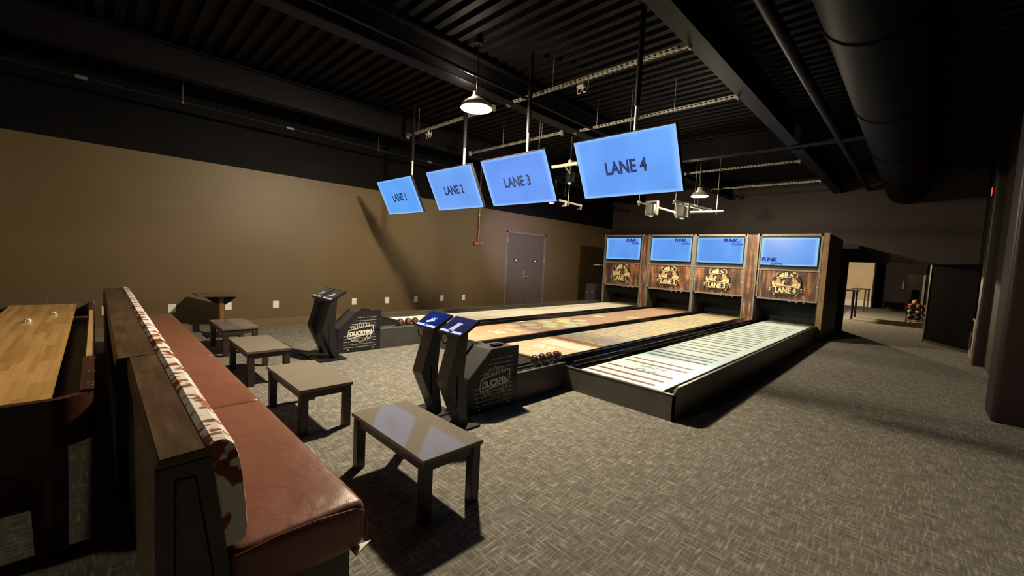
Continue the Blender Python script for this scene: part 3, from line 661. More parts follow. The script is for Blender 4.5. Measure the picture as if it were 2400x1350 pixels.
pillar('rust-panelled pillar between the LANE 1 and LANE 2 cabinets', -6.415, -6.155)
pillar('slim metal pillar between the LANE 2 and LANE 3 cabinets', -4.785, -4.715)
pillar('rust-panelled pillar between the LANE 3 and LANE 4 cabinets', -3.39, -3.09)
pillar('slim metal upright at the left edge of the LANE 1 cabinet', -7.80, -7.765, .3)
t = thing('machine_end_post', 'rough timber end post and dark side panel right of LANE 4', 'post', (-1.65, YM, 0))
g = MB(); g.box(-1.715, -1.60, YM-.06, YM+.06, .0, 2.61); obj('timber_post', g, M_postw, t)
g = MB(); g.box(-1.64, -1.60, YM+.06, YM+2.3, 0, 2.60); obj('side_panel', g, M_side, t)
# low cabinet left of the machines
t = thing('floor_locker', 'small grey locker standing against the wall left of LANE 1 cabinet', 'locker', (-8.6, 13.1, 0))
g = MB(); g.box(-8.85, -8.42, 12.9, 13.3, 0, .85); obj('locker_body', g, mat('locker_grey', (.12, .10, .10), .4, noise=.1), t, bev=.01)
for xx in (-8.74, -8.54): g = MB(); g.tube([(xx, 12.9, .55), (xx, 12.885, .55)], .03, 10); obj('locker_knob', g, M_galv, t)
t = tag(obj('wall_shelf', MB().box(-8.35, -8.0, 12.5, 12.9, 1.52, 1.55), M_side), 'small shelf bracket left of the LANE 1 cabinet', 'shelf')
t = tag(obj('paper_stack', MB().box(-8.3, -8.05, 12.55, 12.8, 1.551, 1.58), M_white), 'pale papers lying on the small wall shelf', 'paper')

# ------------------------------------------------------------------ hanging lane monitors
TOPC, BOTC = (4.10, 3.04), (4.41, 2.42)
def hmon(n, x0, x1, px):
    t = thing('hanging_monitor', 'hanging blue monitor reading LANE %d, %s of the four' % (n, ordn[n].replace('second', 'second from left').replace('third', 'third from left')), 'monitor', (px, 4.38, 2.7), 'lane monitors hung from the ceiling')
    U = Vector((0, TOPC[0]-BOTC[0], TOPC[1]-BOTC[1])); h = U.length; U.normalize(); N = X_.cross(U)   # faces the players
    c = Vector(((x0+x1)/2, (TOPC[0]+BOTC[0])/2, (TOPC[1]+BOTC[1])/2)); w_ = x1-x0
    o = c - X_*(w_/2+.008) - U*(h/2+.008) - N*.04
    g = MB(); g.obox(o, X_*(w_+.016), U*(h+.016), N*.045); bz = obj('monitor_case', g, M_mono, t, bev=.003)
    g = MB(); g.obox(c - X_*w_/2 - U*h/2 + N*.0055, X_*w_, U*h, N*.001)
    obj('display', g, screen_mat('lane_screen_%d' % n, w_*1.02, abs(TOPC[1]-BOTC[1])*1.03, c.x, c.z, {1: (.115, .38, .98), 2: (.16, .38, .95), 3: (.155, .345, .99), 4: (.135, .37, .99)}[n], (.30, .56, 1.0), 1.0), bz)
    text('LANE %d' % n, .205, M_ink, bz, c + N*.008 - U*.02 - X_*.0, X_, U, 'lane_lettering', bold=.006, sx=.80)
    g = MB(); g.obox(c - X_*.15 - U*.12 - N*.10, X_*.3, U*.24, N*.06); obj('mount_plate', g, M_blackp, t)
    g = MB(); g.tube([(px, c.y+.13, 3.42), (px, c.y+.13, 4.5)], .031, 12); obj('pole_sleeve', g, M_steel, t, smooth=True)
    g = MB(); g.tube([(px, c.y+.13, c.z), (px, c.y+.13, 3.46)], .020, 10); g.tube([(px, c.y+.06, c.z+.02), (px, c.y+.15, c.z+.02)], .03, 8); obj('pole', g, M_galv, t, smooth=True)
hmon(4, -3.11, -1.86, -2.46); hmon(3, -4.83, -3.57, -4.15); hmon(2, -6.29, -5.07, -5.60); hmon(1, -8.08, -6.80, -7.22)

# ------------------------------------------------------------------ projector rig
def rigpipe(label, pts, rods=(), r=.025, m=None):
    t = thing('rig_pipe', label, 'pipe', pts[0]); g = MB(); g.tube(pts, r, 12); obj('pipe_run', g, m or M_pipe, t, smooth=True)
    for p in rods: g = MB(); g.tube([p, (p[0], p[1], 4.5)], .006, 6); g.tube([(p[0], p[1], p[2]-.07), p], .018, 8); obj('drop_rod', g, M_galv, t)
    return t
rigpipe('bright rig pipe under the LANE 4 monitor holding a projector', [(-4.53, 8.4, 3.0), (-4.55, 10.4, 3.0)], [(-4.53, 8.45, 3.0), (-4.55, 10.35, 3.0)])
rigpipe('bright rig pipe ending in a free tip right of the projectors', [(-4.42, 10.45, 3.0), (-3.45, 10.54, 3.0)], [(-3.6, 10.52, 3.0)])
rigpipe('slanting upper rig pipe between the two projectors', [(-3.86, 8.7, 3.02), (-3.66, 10.35, 3.02)], [(-3.74, 9.7, 3.02)], .018)
rigpipe('second slanting rig pipe close under the first', [(-3.97, 8.9, 3.0), (-3.80, 10.3, 3.0)], [(-3.86, 9.8, 3.0)], .014, M_galv)
rigpipe('short pale rig pipe between the LANE 3 and LANE 4 monitors', [(-5.96, 7.2, 3.0), (-6.03, 8.4, 3.0)], [(-5.98, 7.8, 3.0)])
rigpipe('pale pipe crossing high between the LANE 3 and LANE 4 monitors', [(-5.9, 6.25, 3.42), (-3.2, 6.25, 3.42)], [(-5.6, 6.25, 3.42), (-3.6, 6.25, 3.42)], .032)
rigpipe('open-ended grey square pipe behind the LANE 4 monitor edge', [(-4.78, 6.2, 3.46), (-4.78, 8.2, 3.46)], (), .035, M_galv)
def projector(label, x, y, z, lens=(0, -.02, -.17), s=1.0, arm=None, bodym=None, ym=None):
    t = thing('lane_projector', label, 'projector', (x, y, z), 'projectors hung over the lanes')
    g = MB(); g.prism([(x-.14*s, z-.15*s), (x-.14*s, z+.16*s), (x+.14*s, z+.16*s), (x+.14*s, z-.15*s), (x+.11*s, z-.15*s), (x+.11*s, z+.13*s), (x-.11*s, z+.13*s), (x-.11*s, z-.15*s)], 'y', y-.05*s, y+.05*s); obj('yoke', g, ym or M_galv, t, bev=.006)
    g = MB(); rbox(g, x-.085*s, x+.085*s, y-.13*s, y+.13*s, z-.13*s, z+.10*s, .03); obj('projector_body', g, bodym or M_proj, t, smooth=True)
    g = MB(); g.tube([(x, y, z-.11*s), (x+lens[0], y+lens[1], z+lens[2]*s)], .05*s, 14, .055*s); le = obj('lens_barrel', g, M_proj, t)
    g = MB(); g.lathe((x+lens[0], y+lens[1], z+lens[2]*s), [(.048*s, 0), (.03*s, -.015), (.001, -.02)], 14); obj('lens_glass', g, M_glass, le, smooth=True)
    top = arm or (x, y, z+.22*s); g = MB(); g.tube([(x, y, z+.1*s), top], .014, 8); g.tube([(top[0]-.03, top[1], top[2]), (top[0]+.04, top[1], top[2])], .032, 10); obj('pipe_clamp', g, M_galv, t)
    return t
p4 = projector('projector with silver yoke, right one of the bright pair', -3.84, 9.15, 2.86, arm=(-3.81, 9.15, 3.02))
p3 = projector('projector with silver yoke, left one of the bright pair', -4.42, 8.85, 2.91, arm=(-4.535, 8.85, 3.0))
p2 = projector('dim projector with a green-lit lens beside the LANE 4 monitor edge', -4.93, 6.45, 3.22, s=.62, arm=(-4.93, 6.25, 3.42), bodym=M_steel, ym=M_steel)
p1 = projector('dim projector with a green-lit lens right of the LANE 3 monitor', -5.40, 6.5, 3.13, s=.62, arm=(-5.40, 6.25, 3.42), bodym=M_steel, ym=M_steel)
for k, yy in enumerate((7.25, 7.7, 8.3)):
    g = MB(); g.box(-6.0, -5.97, yy-.02, yy+.03, 2.90, 2.975); g.box(-6.06, -5.975, yy-.03, yy+.01, 2.89, 2.925)
    tag(obj('cable_clamp', g, M_pink if k != 1 else M_galv), ['pinkish clamp at the near end of the short pale rig pipe', 'grey clamp at the middle of the short pale rig pipe', 'pinkish clamp at the far end of the short pale rig pipe'][k], 'clamp')
for n, tgt, s, col in ((4, p4, .78, (.95, 1, .90)), (3, p3, .58, (1, .95, .86)), (2, p2, .62, (1, .93, .80)), (1, p1, .85, (1, .97, .90))):
    a, b = LANES[n]; cx = (a+b)/2
    projector_light((cx, 8.3, 2.75 if n > 2 else 2.78), a+.01, b-.01, Y0+.01, Y1+.02, ZD, PROJ*s*60, col)

# ------------------------------------------------------------------ ball returns
def hole(n): pass
def ball_return(label, xr, logo, yo=0):
    t = thing('ball_return', label, 'ball return', (xr-.16, 3.4+yo, 0), 'ball returns with duckpin housings')
    ya, yb = 2.62+yo, Y0-.035
    g = MB(); g.box(xr-.02, xr, ya+.3, yb, 0, .325); g.box(xr-.32, xr-.30, ya+.3, yb, 0, .325); g.box(xr-.30, xr-.02, ya+.3, yb, 0, .24); obj('tray_body', g, M_grayp, t)
    g = MB(); g.box(xr-.035, xr+.004, ya+.3, yb, .325, .337); obj('tray_rim', g, M_rim, t)
    g = MB(); g.tube([(xr-.06, ya+.5, .335), (xr-.06, yb, .335)], .008, 8); g.tube([(xr-.16, ya+.5, .335), (xr-.16, yb, .335)], .008, 8); obj('ball_rail', g, M_rim, t)
    pr = [(ya, .01), (ya, .37), (ya+.29, .64), (ya+.66, .64), (ya+.66, .01)]
    g = MB(); g.prism(pr, 'x', xr-.32, xr-.012); obj('housing', g, M_grayp, t, bev=.006)
    g = MB(); g.prism([(ya-.02, .0), (ya-.02, .38), (ya+.28, .66), (ya+.68, .66), (ya+.68, .0)], 'x', xr-.012, xr+.004); fp = obj('side_plate', g, M_blackp, t, bev=.003)
    g = MB(); g.prism([(ya-.02, .0), (ya-.02, .38), (ya+.28, .66), (ya+.30, .64), (ya+.0, .36), (ya+.0, .0)], 'x', xr-.33, xr-.315); obj('rear_flange', g, M_blackp, t)
    g = MB(); g.box(xr-.2, xr-.12, ya+.42, ya+.56, .64, .662); obj('top_button', g, M_hole, t, bev=.006)
    o = (xr+.004, ya+.33, .30); Yv, Zv = Y_, Z_
    g = MB()
    for z in [-.22, -.175, -.13, -.085, -.04, .10, .15, .20, .25]:
        u0 = -.27 if z < .02 else -.27+max(0, (z-.02))*1.0
        g.stroke(o, Yv, Zv, [(u0, z), (.27, z)], .006, .002)
    obj('grille_bars', g, mat('grille_bar', (.38, .37, .35), .4, noise=.1), fp, kind='stuff')
    g = MB()
    for u in [-.24+.06*k for k in range(9)]:
        zt = min(.27, .09+(u+.27)*.9); g.stroke(o, Yv, Zv, [(u, -.24), (u, zt)], .004, .0015)
    obj('grille_uprights', g, mat('grille_upright', (.10, .10, .10), .4, noise=.1), fp, kind='stuff')
    # logo
    g = MB(); tt = .005
    def st(p, wdt=.009, cl=False): g.stroke(o, Yv, Zv, p, wdt*1.35, tt, cl)
    def sk(u): return u*.12
    st([(-.205, -.045), (-.19, .065+sk(-.1)), (.21, .065+sk(.45)), (.225, .04), (.205, -.03+sk(.1)), (-.19, -.075)], .009, True)
    for u, hh in ((-.13, .055), (-.07, .07), (.0, .085), (.07, .075), (.125, .06)):
        b0 = .08+sk(u)
        st([(u-.022, b0), (u-.02, b0+hh*.45), (u-.024, b0+hh*.8), (u-.012, b0+hh), (u+.012, b0+hh), (u+.024, b0+hh*.8), (u+.02, b0+hh*.45), (u+.022, b0)], .007)
    for u in (-.15, -.09): st([(u, -.082), (u+.012, -.115), (u+.04, -.122), (u+.055, -.10)], .007)
    for u in (.07, .125): st([(u+.05, -.05), (u+.03, -.10), (u-.0, -.108)], .007)
    st([(.0+.04*math.cos(a*PI/9), -.115+.04*math.sin(a*PI/9)) for a in range(18)], .009, True)
    obj('logo_outline', g, logo, fp)
    text('DUCKPIN', .098, logo, fp, Vector(o)+Vector((.006, .005, -.002)), Vector((0, 1, .05)), Vector((0, .12, 1)), 'logo_lettering', bold=.005, sx=.86)
    for u in (-.2, .22): g = MB(); g.tube([(xr+.004, ya+.33+u, .045), (xr+.012, ya+.33+u, .045)], .011, 10); obj('bolt', g, M_galv, fp)
    return t
ball_return('nearer ball return with shaded-logo DUCKPIN housing beside LANE 3', -3.10, M_logo_shaded)
ball_return('farther ball return with white DUCKPIN housing beside LANE 1', -6.31, M_logo_w, .03)
def ball_mat(nm, c1, c2):
    m = mat(nm, c1, .12, coat=.6); nt, N, L, b = nodes(m); tc = N.new('ShaderNodeTexCoord')
    k = noise_n(nt, tc.outputs['Object'], 14, 5, rough=.7); L.new(ramp(nt, k, [(.42, c1), (.62, c2)]), b.inputs['Base Color']); return m
BM = [ball_mat('ball_bronze', (.02, .012, .01), (.14, .075, .06)), ball_mat('ball_slate', (.015, .015, .016), (.07, .065, .065)), ball_mat('ball_russet', (.025, .01, .008), (.20, .08, .05)), ball_mat('ball_maroon', (.02, .008, .008), (.17, .05, .04))]
def ball(x, y, z, m, label, grp, band=True):
    t = thing('duckpin_ball', label, 'ball', (x, y, z-.064), grp)
    g = MB(); g.sphere((x, y, z), .064, 24, 14); obj('ball_body', g, m, t, smooth=True)
    if band:
        g = MB(); g.lathe((0, 0, 0), [(.0645*math.cos(a), .0645*math.sin(a)) for a in (-.10, 0, .10)], 28)
        g.v = [(x+v[0], y+.9*v[2]+.0, z+v[1]) for v in g.v]; obj('ball_stripe', g, mat('ball_stripe', (.55, .5, .45), .2, noise=.05), t, smooth=True)
for k, yy in enumerate((3.72, 3.86, 4.0, 4.14)):
    ball(-3.21, yy, .405, BM[k], ['bronze marbled ball, nearest the shaded-logo DUCKPIN housing', 'dark slate ball, second from the shaded-logo DUCKPIN housing', 'russet marbled ball, third from the shaded-logo DUCKPIN housing', 'maroon marbled ball at the LANE 4 end of the tray'][k], 'balls on the nearer return')
for k, yy in enumerate((3.76, 3.92, 4.06)):
    ball(-6.42, yy, .405, BM[k if k != 1 else 2], ['leftmost bronze ball on the farther ball return', 'middle russet ball on the farther ball return', 'bronze ball half hidden by the near kiosk screens'][k], 'balls on the farther return', False)

# ------------------------------------------------------------------ kiosks
def kiosk_screen_mat(nm, c):
    m = mat(nm, (.0, .0, .0), .18, spec=.5); nt, N, L, b = nodes(m); tc = N.new('ShaderNodeTexCoord')
    k = noise_n(nt, tc.outputs['Object'], 7, 3); L.new(ramp(nt, k, [(.35, tuple(v*.6 for v in c)), (.7, c)]), b.inputs['Emission Color']); b.inputs['Emission Strength'].default_value = 1; return m
M_kbar = mat('kiosk_menu_bar', (.3, .35, .5), .3, noise=.03, emit=(.30, .40, .75), estr=1.0)
M_kgl = mat('kiosk_picture', (.3, .4, .5), .3, noise=.1, emit=(.16, .30, .55), estr=1.0)
M_kdim = mat('kiosk_menu_bar_dim', (.3, .32, .35), .3, noise=.03, emit=(.16, .17, .22), estr=1.0)
M_kgl2 = mat('kiosk_picture_pale', (.3, .3, .4), .3, noise=.1, emit=(.22, .22, .30), estr=1.0)
def kiosk(label, xr, yo, lm, pic):
    t = thing('scoring_kiosk', label, 'kiosk', (xr-.085, 2.40+yo, 0), 'touch screen scoring kiosks')
    pr = [(2.40, .02), (2.21, .45), (2.33, .86), (2.43, .90), (2.40, .46), (2.47, .02)]
    g = MB(); g.prism([(a+yo, b) for a, b in pr], 'x', xr-.17, xr); st = obj('stand', g, M_grayp if lm else M_blackp, t, bev=.003)
    g = MB(); g.box(xr-.001, xr+.002, 2.315+yo, 2.33+yo, .22, .52); obj('slot', g, M_hole, st)
    g = MB(); g.prism([(xr-.30, 2.20+yo), (xr-.24, 2.13+yo), (xr+.08, 2.13+yo), (xr+.08, 2.56+yo), (xr-.25, 2.56+yo), (xr-.30, 2.5+yo)], 'z', 0, .02); obj('base_plate', g, M_blackp, t, bev=.003)
    a = Vector((xr-.35, 2.32+yo, .875)); U = Vector((0, .23, .135)); h = U.length; U.normalize(); N = X_.cross(U)
    g = MB(); g.obox(a-N*.03, X_*.36, U*h, N*.03); sc = obj('screen_housing', g, M_mono, t, bev=.004)
    def rect(u0, u1, v0, v1, m, nm, k): g = MB(); g.obox(a+X_*u0+U*v0+N*k, X_*(u1-u0), U*(v1-v0), N*.0008); obj(nm, g, m, sc)
    rect(.015, .345, .015, h-.015, lm_mats[lm], 'display', .0005)
    rect(.02, .34, .022, .05, M_kbar if lm else M_kdim, 'menu_bar', .0015); rect(.155, .205, .027, .045, M_mono, 'menu_button', .0025)
    g = MB(); o2 = a+X_*.17+U*(h*.45)+N*.002
    if pic == 1: g.flat(o2, X_, U, [(-.06, -.02), (-.02, .0), (-.03, .04), (0, .02), (.01, .06), (.02, .025), (.05, .05), (.04, .01), (.07, .0), (.02, -.02), (-.03, -.045)], .0008)
    else: g.flat(o2, X_, U, [(-.05, -.06), (.03, -.06), (.035, 0), (.055, .05), (-.02, .055), (-.025, 0)], .0008)
    obj('screen_picture', g, (M_kgl if lm else M_kdim) if pic == 1 else M_kgl2, sc)
    g = MB(); x = xr-.27
    for k, (dx, r) in enumerate(((0, .05), (.14, .03))):
        g.tube([(x+dx+r*math.cos(q), 2.36+yo+.01*k, .84-r*.6+r*math.sin(q)) for q in [PI*.05+1.9*PI*j/12-PI/2*0 for j in range(13)]], .005, 6)
    g.tube([(x-.02, 2.37+yo, .86), (x+.1, 2.37+yo, .83), (x+.19, 2.37+yo, .80), (x+.20, 2.37+yo, .86)], .006, 6); obj('cable_loop', g, M_hole, t)
    return t
lm_mats = {0: kiosk_screen_mat('kiosk_dim', (.035, .04, .05)), 1: kiosk_screen_mat('kiosk_blue', (.012, .03, .22)), 2: kiosk_screen_mat('kiosk_indigo', (.025, .028, .13))}
kiosk('right one of the near kiosk pair, indigo screen', -2.93, 0, 2, 2)
kiosk('left one of the near kiosk pair, bright blue screen', -3.345, 0, 1, 1)
kiosk('right one of the far kiosk pair, beside the white DUCKPIN housing', -6.0, .05, 0, 1)
kiosk('left one of the far kiosk pair, nearest the brown wall', -6.40, .05, 0, 1)

# ------------------------------------------------------------------ coffee tables
def coffee_table(x0, y0, label):
    x1, y1, zt = x0+.955, y0+.46, .41
    t = thing('coffee_table', label, 'table', ((x0+x1)/2, (y0+y1)/2, 0), 'low tables in front of the bench')
    g = MB(); g.box(x0, x1, y0, y1, zt-.026, zt); obj('tabletop', g, M_tedge, t, bev=.002)
    g = MB(); g.box(x0+.003, x1-.003, y0+.003, y1-.003, zt-.004, zt+.0008); obj('top_laminate', g, M_ttop, t)
    for sx, sy in ((0, 0), (1, 0), (1, 1), (0, 1)):
        lx = x0+.012 if sx == 0 else x1-.012-.065; ly = y0+.012 if sy == 0 else y1-.012-.065
        g = MB(); g.box(lx, lx+.065, ly, ly+.065, 0, zt-.026); obj('leg', g, M_tleg, t, bev=.002)
    for a, b, c, d_ in ((x0+.07, x1-.07, y0+.02, y0+.04), (x0+.07, x1-.07, y1-.04, y1-.02), (x0+.02, x0+.04, y0+.07, y1-.07), (x1-.04, x1-.02, y0+.07, y1-.07)):
        g = MB(); g.box(a, b, c, d_, zt-.085, zt-.026); obj('apron', g, M_tleg, t)
    return t
T = coffee_table(-2.90, 1.32, 'nearest low table, its grey top mirroring a blue monitor')
Tc = Vector(T.location)
for x, y, l in ((-4.56, 1.19, 'second low grey table from the front, in front of the bench'), (-6.24, 1.185, 'third low grey table from the front, beside the bench'), (-7.89, 1.25, 'farthest low grey table, by the brown wall')):
    dup(T, Tc + Vector((x+2.90, y-1.32, 0)), l)

# ------------------------------------------------------------------ long bench, four modules
XS = [-1.72, -3.40, -5.08, -6.76, -8.44]
bl = ['nearest bench module with cowhide back and brown leather seat', 'second bench module from the front with cowhide back', 'third bench module from the front with cowhide back', 'farthest bench module with cowhide back, by the brown wall']
for k in range(4):
    xa, xb = XS[k+1]+.004, XS[k]-.004
    yl = .13 if k == 0 else .078
    t = thing('bench', bl[k], 'bench', ((xa+xb)/2, .45, 0), 'leather and cowhide bench modules')
    g = MB(); g.prism([(yl, .02), (yl, .845), (.275, .845), (.33, .40), (.34, .02)], 'x', xa+.02, xb-.02); obj('back_frame', g, M_bside, t)
    g = MB(); g.prism([(yl-.004, .842), (yl+.008, .882), (.272, .890), (.282, .850)], 'x', xa, xb); obj('top_cap', g, M_bwood, t, bev=.002)
    for xe in (xa, xb-.02):
        g = MB(); g.prism([(yl-.003, .0), (yl-.003, .850), (.280, .856), (.335, .42), (.345, .0)], 'x', xe, xe+.02); e = obj('end_panel', g, M_bend, t)
        xx = xe-.0005 if xe == xa else xe+.0195
        g = MB(); P = [(yl+.045, .02), (yl+.05, .80), (.235, .795), (.285, .42), (.29, .02)]
        if xe != xa:
            g.stroke((xe+.02, 0, 0), Y_, Z_, P, .006, .0015); obj('panel_groove', g, M_hole, e)
    # cowhide back cushion
    pf = [(.262, .885), (.285, .908), (.325, .905), (.352, .878), (.368, .82), (.380, .74), (.390, .64), (.396, .55), (.392, .505), (.375, .49), (.325, .485), (.282, .80)]
    g = MB(); nseg = 12
    i0 = 0
    xs = [xa+.006] + [xa+.006+.02] + [xa+(xb-xa)*q/nseg for q in range(1, nseg)] + [xb-.026, xb-.006]
    for q, x in enumerate(xs):
        s_ = .93 if q in (0, len(xs)-1) else 1.0; cxp = .33; czp = .70
        for yv, zv in pf: g.v.append((x, cxp+(yv-cxp)*s_, czp+(zv-czp)*(1-(1-s_)*.25)))
    n_ = len(pf)
    for q in range(len(xs)-1):
        for j in range(n_): a0 = q*n_+j; b0 = q*n_+(j+1) % n_; g.f.append((a0, b0, b0+n_, a0+n_)); g.m.append(0)
    g.f.append(tuple(range(n_-1, -1, -1))); g.f.append(tuple((len(xs)-1)*n_+j for j in range(n_))); g.m += [0, 0]
    obj('back_cushion', g, M_hide, t, smooth=True)
    # leather seat
    g = MB(); rbox(g, xa+.002, xb-.002+.02*(k == 0), .335, .86, .245, .475, .045, 14, .022); s_ = obj('seat_cushion', g, M_leather, t, smooth=True)
    if k == 0:
        g = MB(); xq = xb+.017; g.tube([(xq, .35, .452), (xq, .5, .467), (xq, .65, .465), (xq, .80, .449), (xq, .845, .425), (xq, .858, .38), (xq, .858, .28)], .006, 8); obj('seat_piping', g, M_pipingm, s_)
    g = MB(); g.box(xa+.02, xb-.02, .36, .80, .06, .25); obj('seat_base', g, M_bend, t)
    g = MB()
    for xx in (xa+.06, xb-.12): g.box(xx, xx+.06, .30, .36, 0, .06); g.box(xx, xx+.06, .70, .76, 0, .06)
    obj('foot_block', g, M_hole, t)
    g = MB(); g.prism([(xb-.02, .80), (xb+.045, .80), (xb-.005, .895)], 'z', .245, .252)
    if k == 0: obj('corner_bracket', g, M_galv, t, label='small bright metal corner bracket')

# ------------------------------------------------------------------ shuffleboard table
t = thing('shuffleboard_table', 'long shuffleboard table with golden maple top and dark mahogany cradle', 'table', (-5.1, -.36, 0))
xN, xF = -2.86, -7.25; yR, yL = -.015, -.82
g = MB(); g.box(xF+.12, xN-.03, -.675, -.165, .775, .800); bd = obj('playing_board', g, M_board, t, bev=.003)
for k in range(14):
    ya_ = -.675+.51*k/14; g = MB(); g.box(xF+.12, xN-.03, ya_+.0003, ya_+.51/14-.0003, .800, .810+.0002*(k % 3)); obj('board_strip', g, M_board, bd)
g = MB(); g.box(xF, xN-.06, yL+.03, yR-.03, .60, .63); obj('gutter_floor', g, mat('cradle_lining', (.035, .022, .008), .35, noise=.1), t)
g = MB(); g.box(xF+.2, xN-.2, -.60, -.24, .63, .775); obj('board_support', g, M_hole, t)
def cradle_ring():
    g = MB(); R = .16
    out = [(xF, yL), (xN-R, yL)] + [(xN-R+R*math.sin(a), yL+R-R*math.cos(a)) for a in [PI/2*k/6 for k in range(1, 7)]] + [(xN-R+R*math.cos(a), yR-R+R*math.sin(a)) for a in [PI/2*k/6 for k in range(0, 7)]] + [(xF, yR)]
    Ri = R-.045
    inn = [(xF, yL+.045), (xN-R, yL+.045)] + [(xN-R+Ri*math.sin(a), yL+R-Ri*math.cos(a)) for a in [PI/2*k/6 for k in range(1, 7)]] + [(xN-R+Ri*math.cos(a), yR-R+Ri*math.sin(a)) for a in [PI/2*k/6 for k in range(0, 7)]] + [(xF, yR-.045)]
    i = 0; n = len(out)
    for z in (.585, .825):
        g.v += [(x, y, z) for x, y in out] + [(x, y, z) for x, y in inn]
    for k in range(n-1):
        o0, o1, n0, n1 = k, k+1, n+k, n+k+1; T0 = 2*n
        for q in ((o0, o1, o1+T0, o0+T0), (n1, n0, n0+T0, n1+T0), (o0+T0, o1+T0, n1+T0, n0+T0), (o1, o0, n0, n1)): g.f.append(q); g.m.append(0)
    return g
obj('cradle', cradle_ring(), M_shw, t, smooth=True)
g = MB(); g.box(-6.3, -3.8, yR-.036, yR-.008, .825, .835); obj('blond_rail', g, M_blond, t)
g = MB(); g.box(-3.8, -2.95, yR-.052, yR+.002, .825, .836); obj('corner_cover', g, M_shw, t, bev=.003)
g = MB(); g.box(xF, xF+.12, yL, yR, .66, .83); g.box(xF+.10, xF+.13, yL+.05, yR-.05, .66, .80); obj('far_headboard', g, mat('headboard_grey', (.085, .07, .055), .45, noise=.2, nscale=20, stretch=(1, .2, 1)), t)
scr = [(-3.72, -.03), (-3.72, -.015), (-3.35, -.036), (-3.35, -.018), (-3.08, -.036), (-3.08, -.018), (-3.02, -.04), (-3.02, -.02)]
g = MB()
for x, y in scr + [(-6.6, -.02), (-6.9, -.02), (-7.1, -.02), (-7.2, -.2), (-7.2, -.4), (-7.2, -.02)]: g.tube([(x, y, .834), (x, y, .840)], .0055, 8)
g.v = list(g.v); obj('screw_heads', g, M_brass, t, kind='stuff')
for lx in (-2.93, -4.85, -6.9):
    for ly in (-.225, -.69):
        g = MB(); g.prism([(ly, 0), (ly+.11, 0), (ly+.115, .60), (ly-.02, .60)], 'x', lx-.08, lx); lg = obj('leg', g, M_shw, t, bev=.004)
        g = MB(); g.box(lx, lx+.003, ly+.035, ly+.06, .16, .42); obj('leg_inlay', g, M_inlay, lg)
g = MB(); g.box(-3.03, -2.955, -.69, -.12, .47, .565); obj('cross_apron', g, M_inlay, t, bev=.003)
g = MB(); g.box(-3.06, -3.0, -.69, -.12, .27, .47); obj('end_panel', g, M_shw, t)
g = MB(); g.box(-3.055, -2.995, -.69, -.12, .255, .27); obj('panel_edge', g, M_inlay, t)
g = MB(); g.box(-6.9, -3.0, -.66, -.62, .45, .60); g.box(-6.9, -3.0, -.2, -.16, .45, .60); obj('side_apron', g, M_shw, t)
# two weights standing on the board, as the paired glints suggest
for k, (x, y) in enumerate(((-6.15, -.30), (-5.75, -.44))):
    q = thing('puck', ['shiny steel puck near the far end of the board, right one', 'shiny steel puck near the far end of the board, left one'][k], 'puck', (x, y, .8106), 'pucks on the shuffleboard')
    g = MB(); g.lathe((x, y, .8106), [(.001, 0), (.027, 0), (.029, .004), (.029, .016), (.026, .02), (.001, .02)], 20); obj('puck_body', g, M_brass, q, smooth=True)
    g = MB(); g.lathe((x, y, .8306), [(.012, 0), (.016, .006), (.010, .010), (.001, .010)], 16); obj('puck_cap', g, M_white, q, smooth=True)

# ------------------------------------------------------------------ pedestal table by the wall
t = thing('pedestal_table', 'small brown pedestal table standing close to the brown wall', 'table', (-8.75, 1.55, 0))
zt = .70
g = MB(); g.prism([(-9.22, 1.21), (-8.62, 1.21), (-8.46, 1.95), (-8.95, 1.86)], 'z', zt, zt+.022); obj('tabletop', g, mat('pedestal_top', (.16, .075, .04), .4, noise=.2, nscale=6), t, bev=.003)
g = MB(); g.tube([(-8.75, 1.56, .03), (-8.75, 1.56, zt)], .045, 16); obj('column', g, mat('pedestal_post', (.22, .09, .04), .45, noise=.2), t, smooth=True)
g = MB(); g.prism([(1.30, zt), (1.5, zt-.16), (1.62, zt-.16), (1.82, zt)], 'x', -8.77, -8.73); obj('top_bracket', g, M_blackp, t)
g = MB(); g.box(-9.0, -8.5, 1.33, 1.79, 0, .03); obj('base_plate', g, M_blackp, t, bev=.004)

# ------------------------------------------------------------------ right side: dark framed panel, exit sign
t = thing('dark_panel', 'large dark panel with a rounded brown frame beside the back opening', 'panel', (.61, 14.5, 0))
A_, B_ = Vector((.23, 15.24, 0)), Vector((.98, 13.76, 0)); D_ = B_-A_; dn = Vector((D_.y, -D_.x, 0)).normalized()*.05
g = MB(); g.obox(A_+Vector((0, 0, .06)), D_, dn, Vector((0, 0, 1.95))); obj('panel_face', g, mat('panel_black', (.0025, .002, .0025), .9, spec=.02, noise=.1), t)
g = MB(); g.obox(A_-dn*.3, D_*.03, dn*1.5, Vector((0, 0, 2.04))); g.obox(A_-dn*.3, D_, dn*1.5, Vector((0, 0, .07))); g.obox(A_-dn*.3+D_*.97, D_*.03, dn*1.5, Vector((0, 0, .5))); obj('panel_frame', g, M_pil, t)
t = thing('exit_sign', 'red glowing exit sign seen edge-on high on the right wall', 'sign', (.98, 13.2, 3.5))
g = MB(); g.box(.93, 1.0, 13.0, 13.5, 3.38, 3.68); obj('sign_box', g, M_mono, t)
text('EXIT', .24, M_exit, t, (.929, 13.25, 3.53), Vector((0, -1, 0)), Z_, 'sign_lettering', bold=.006)

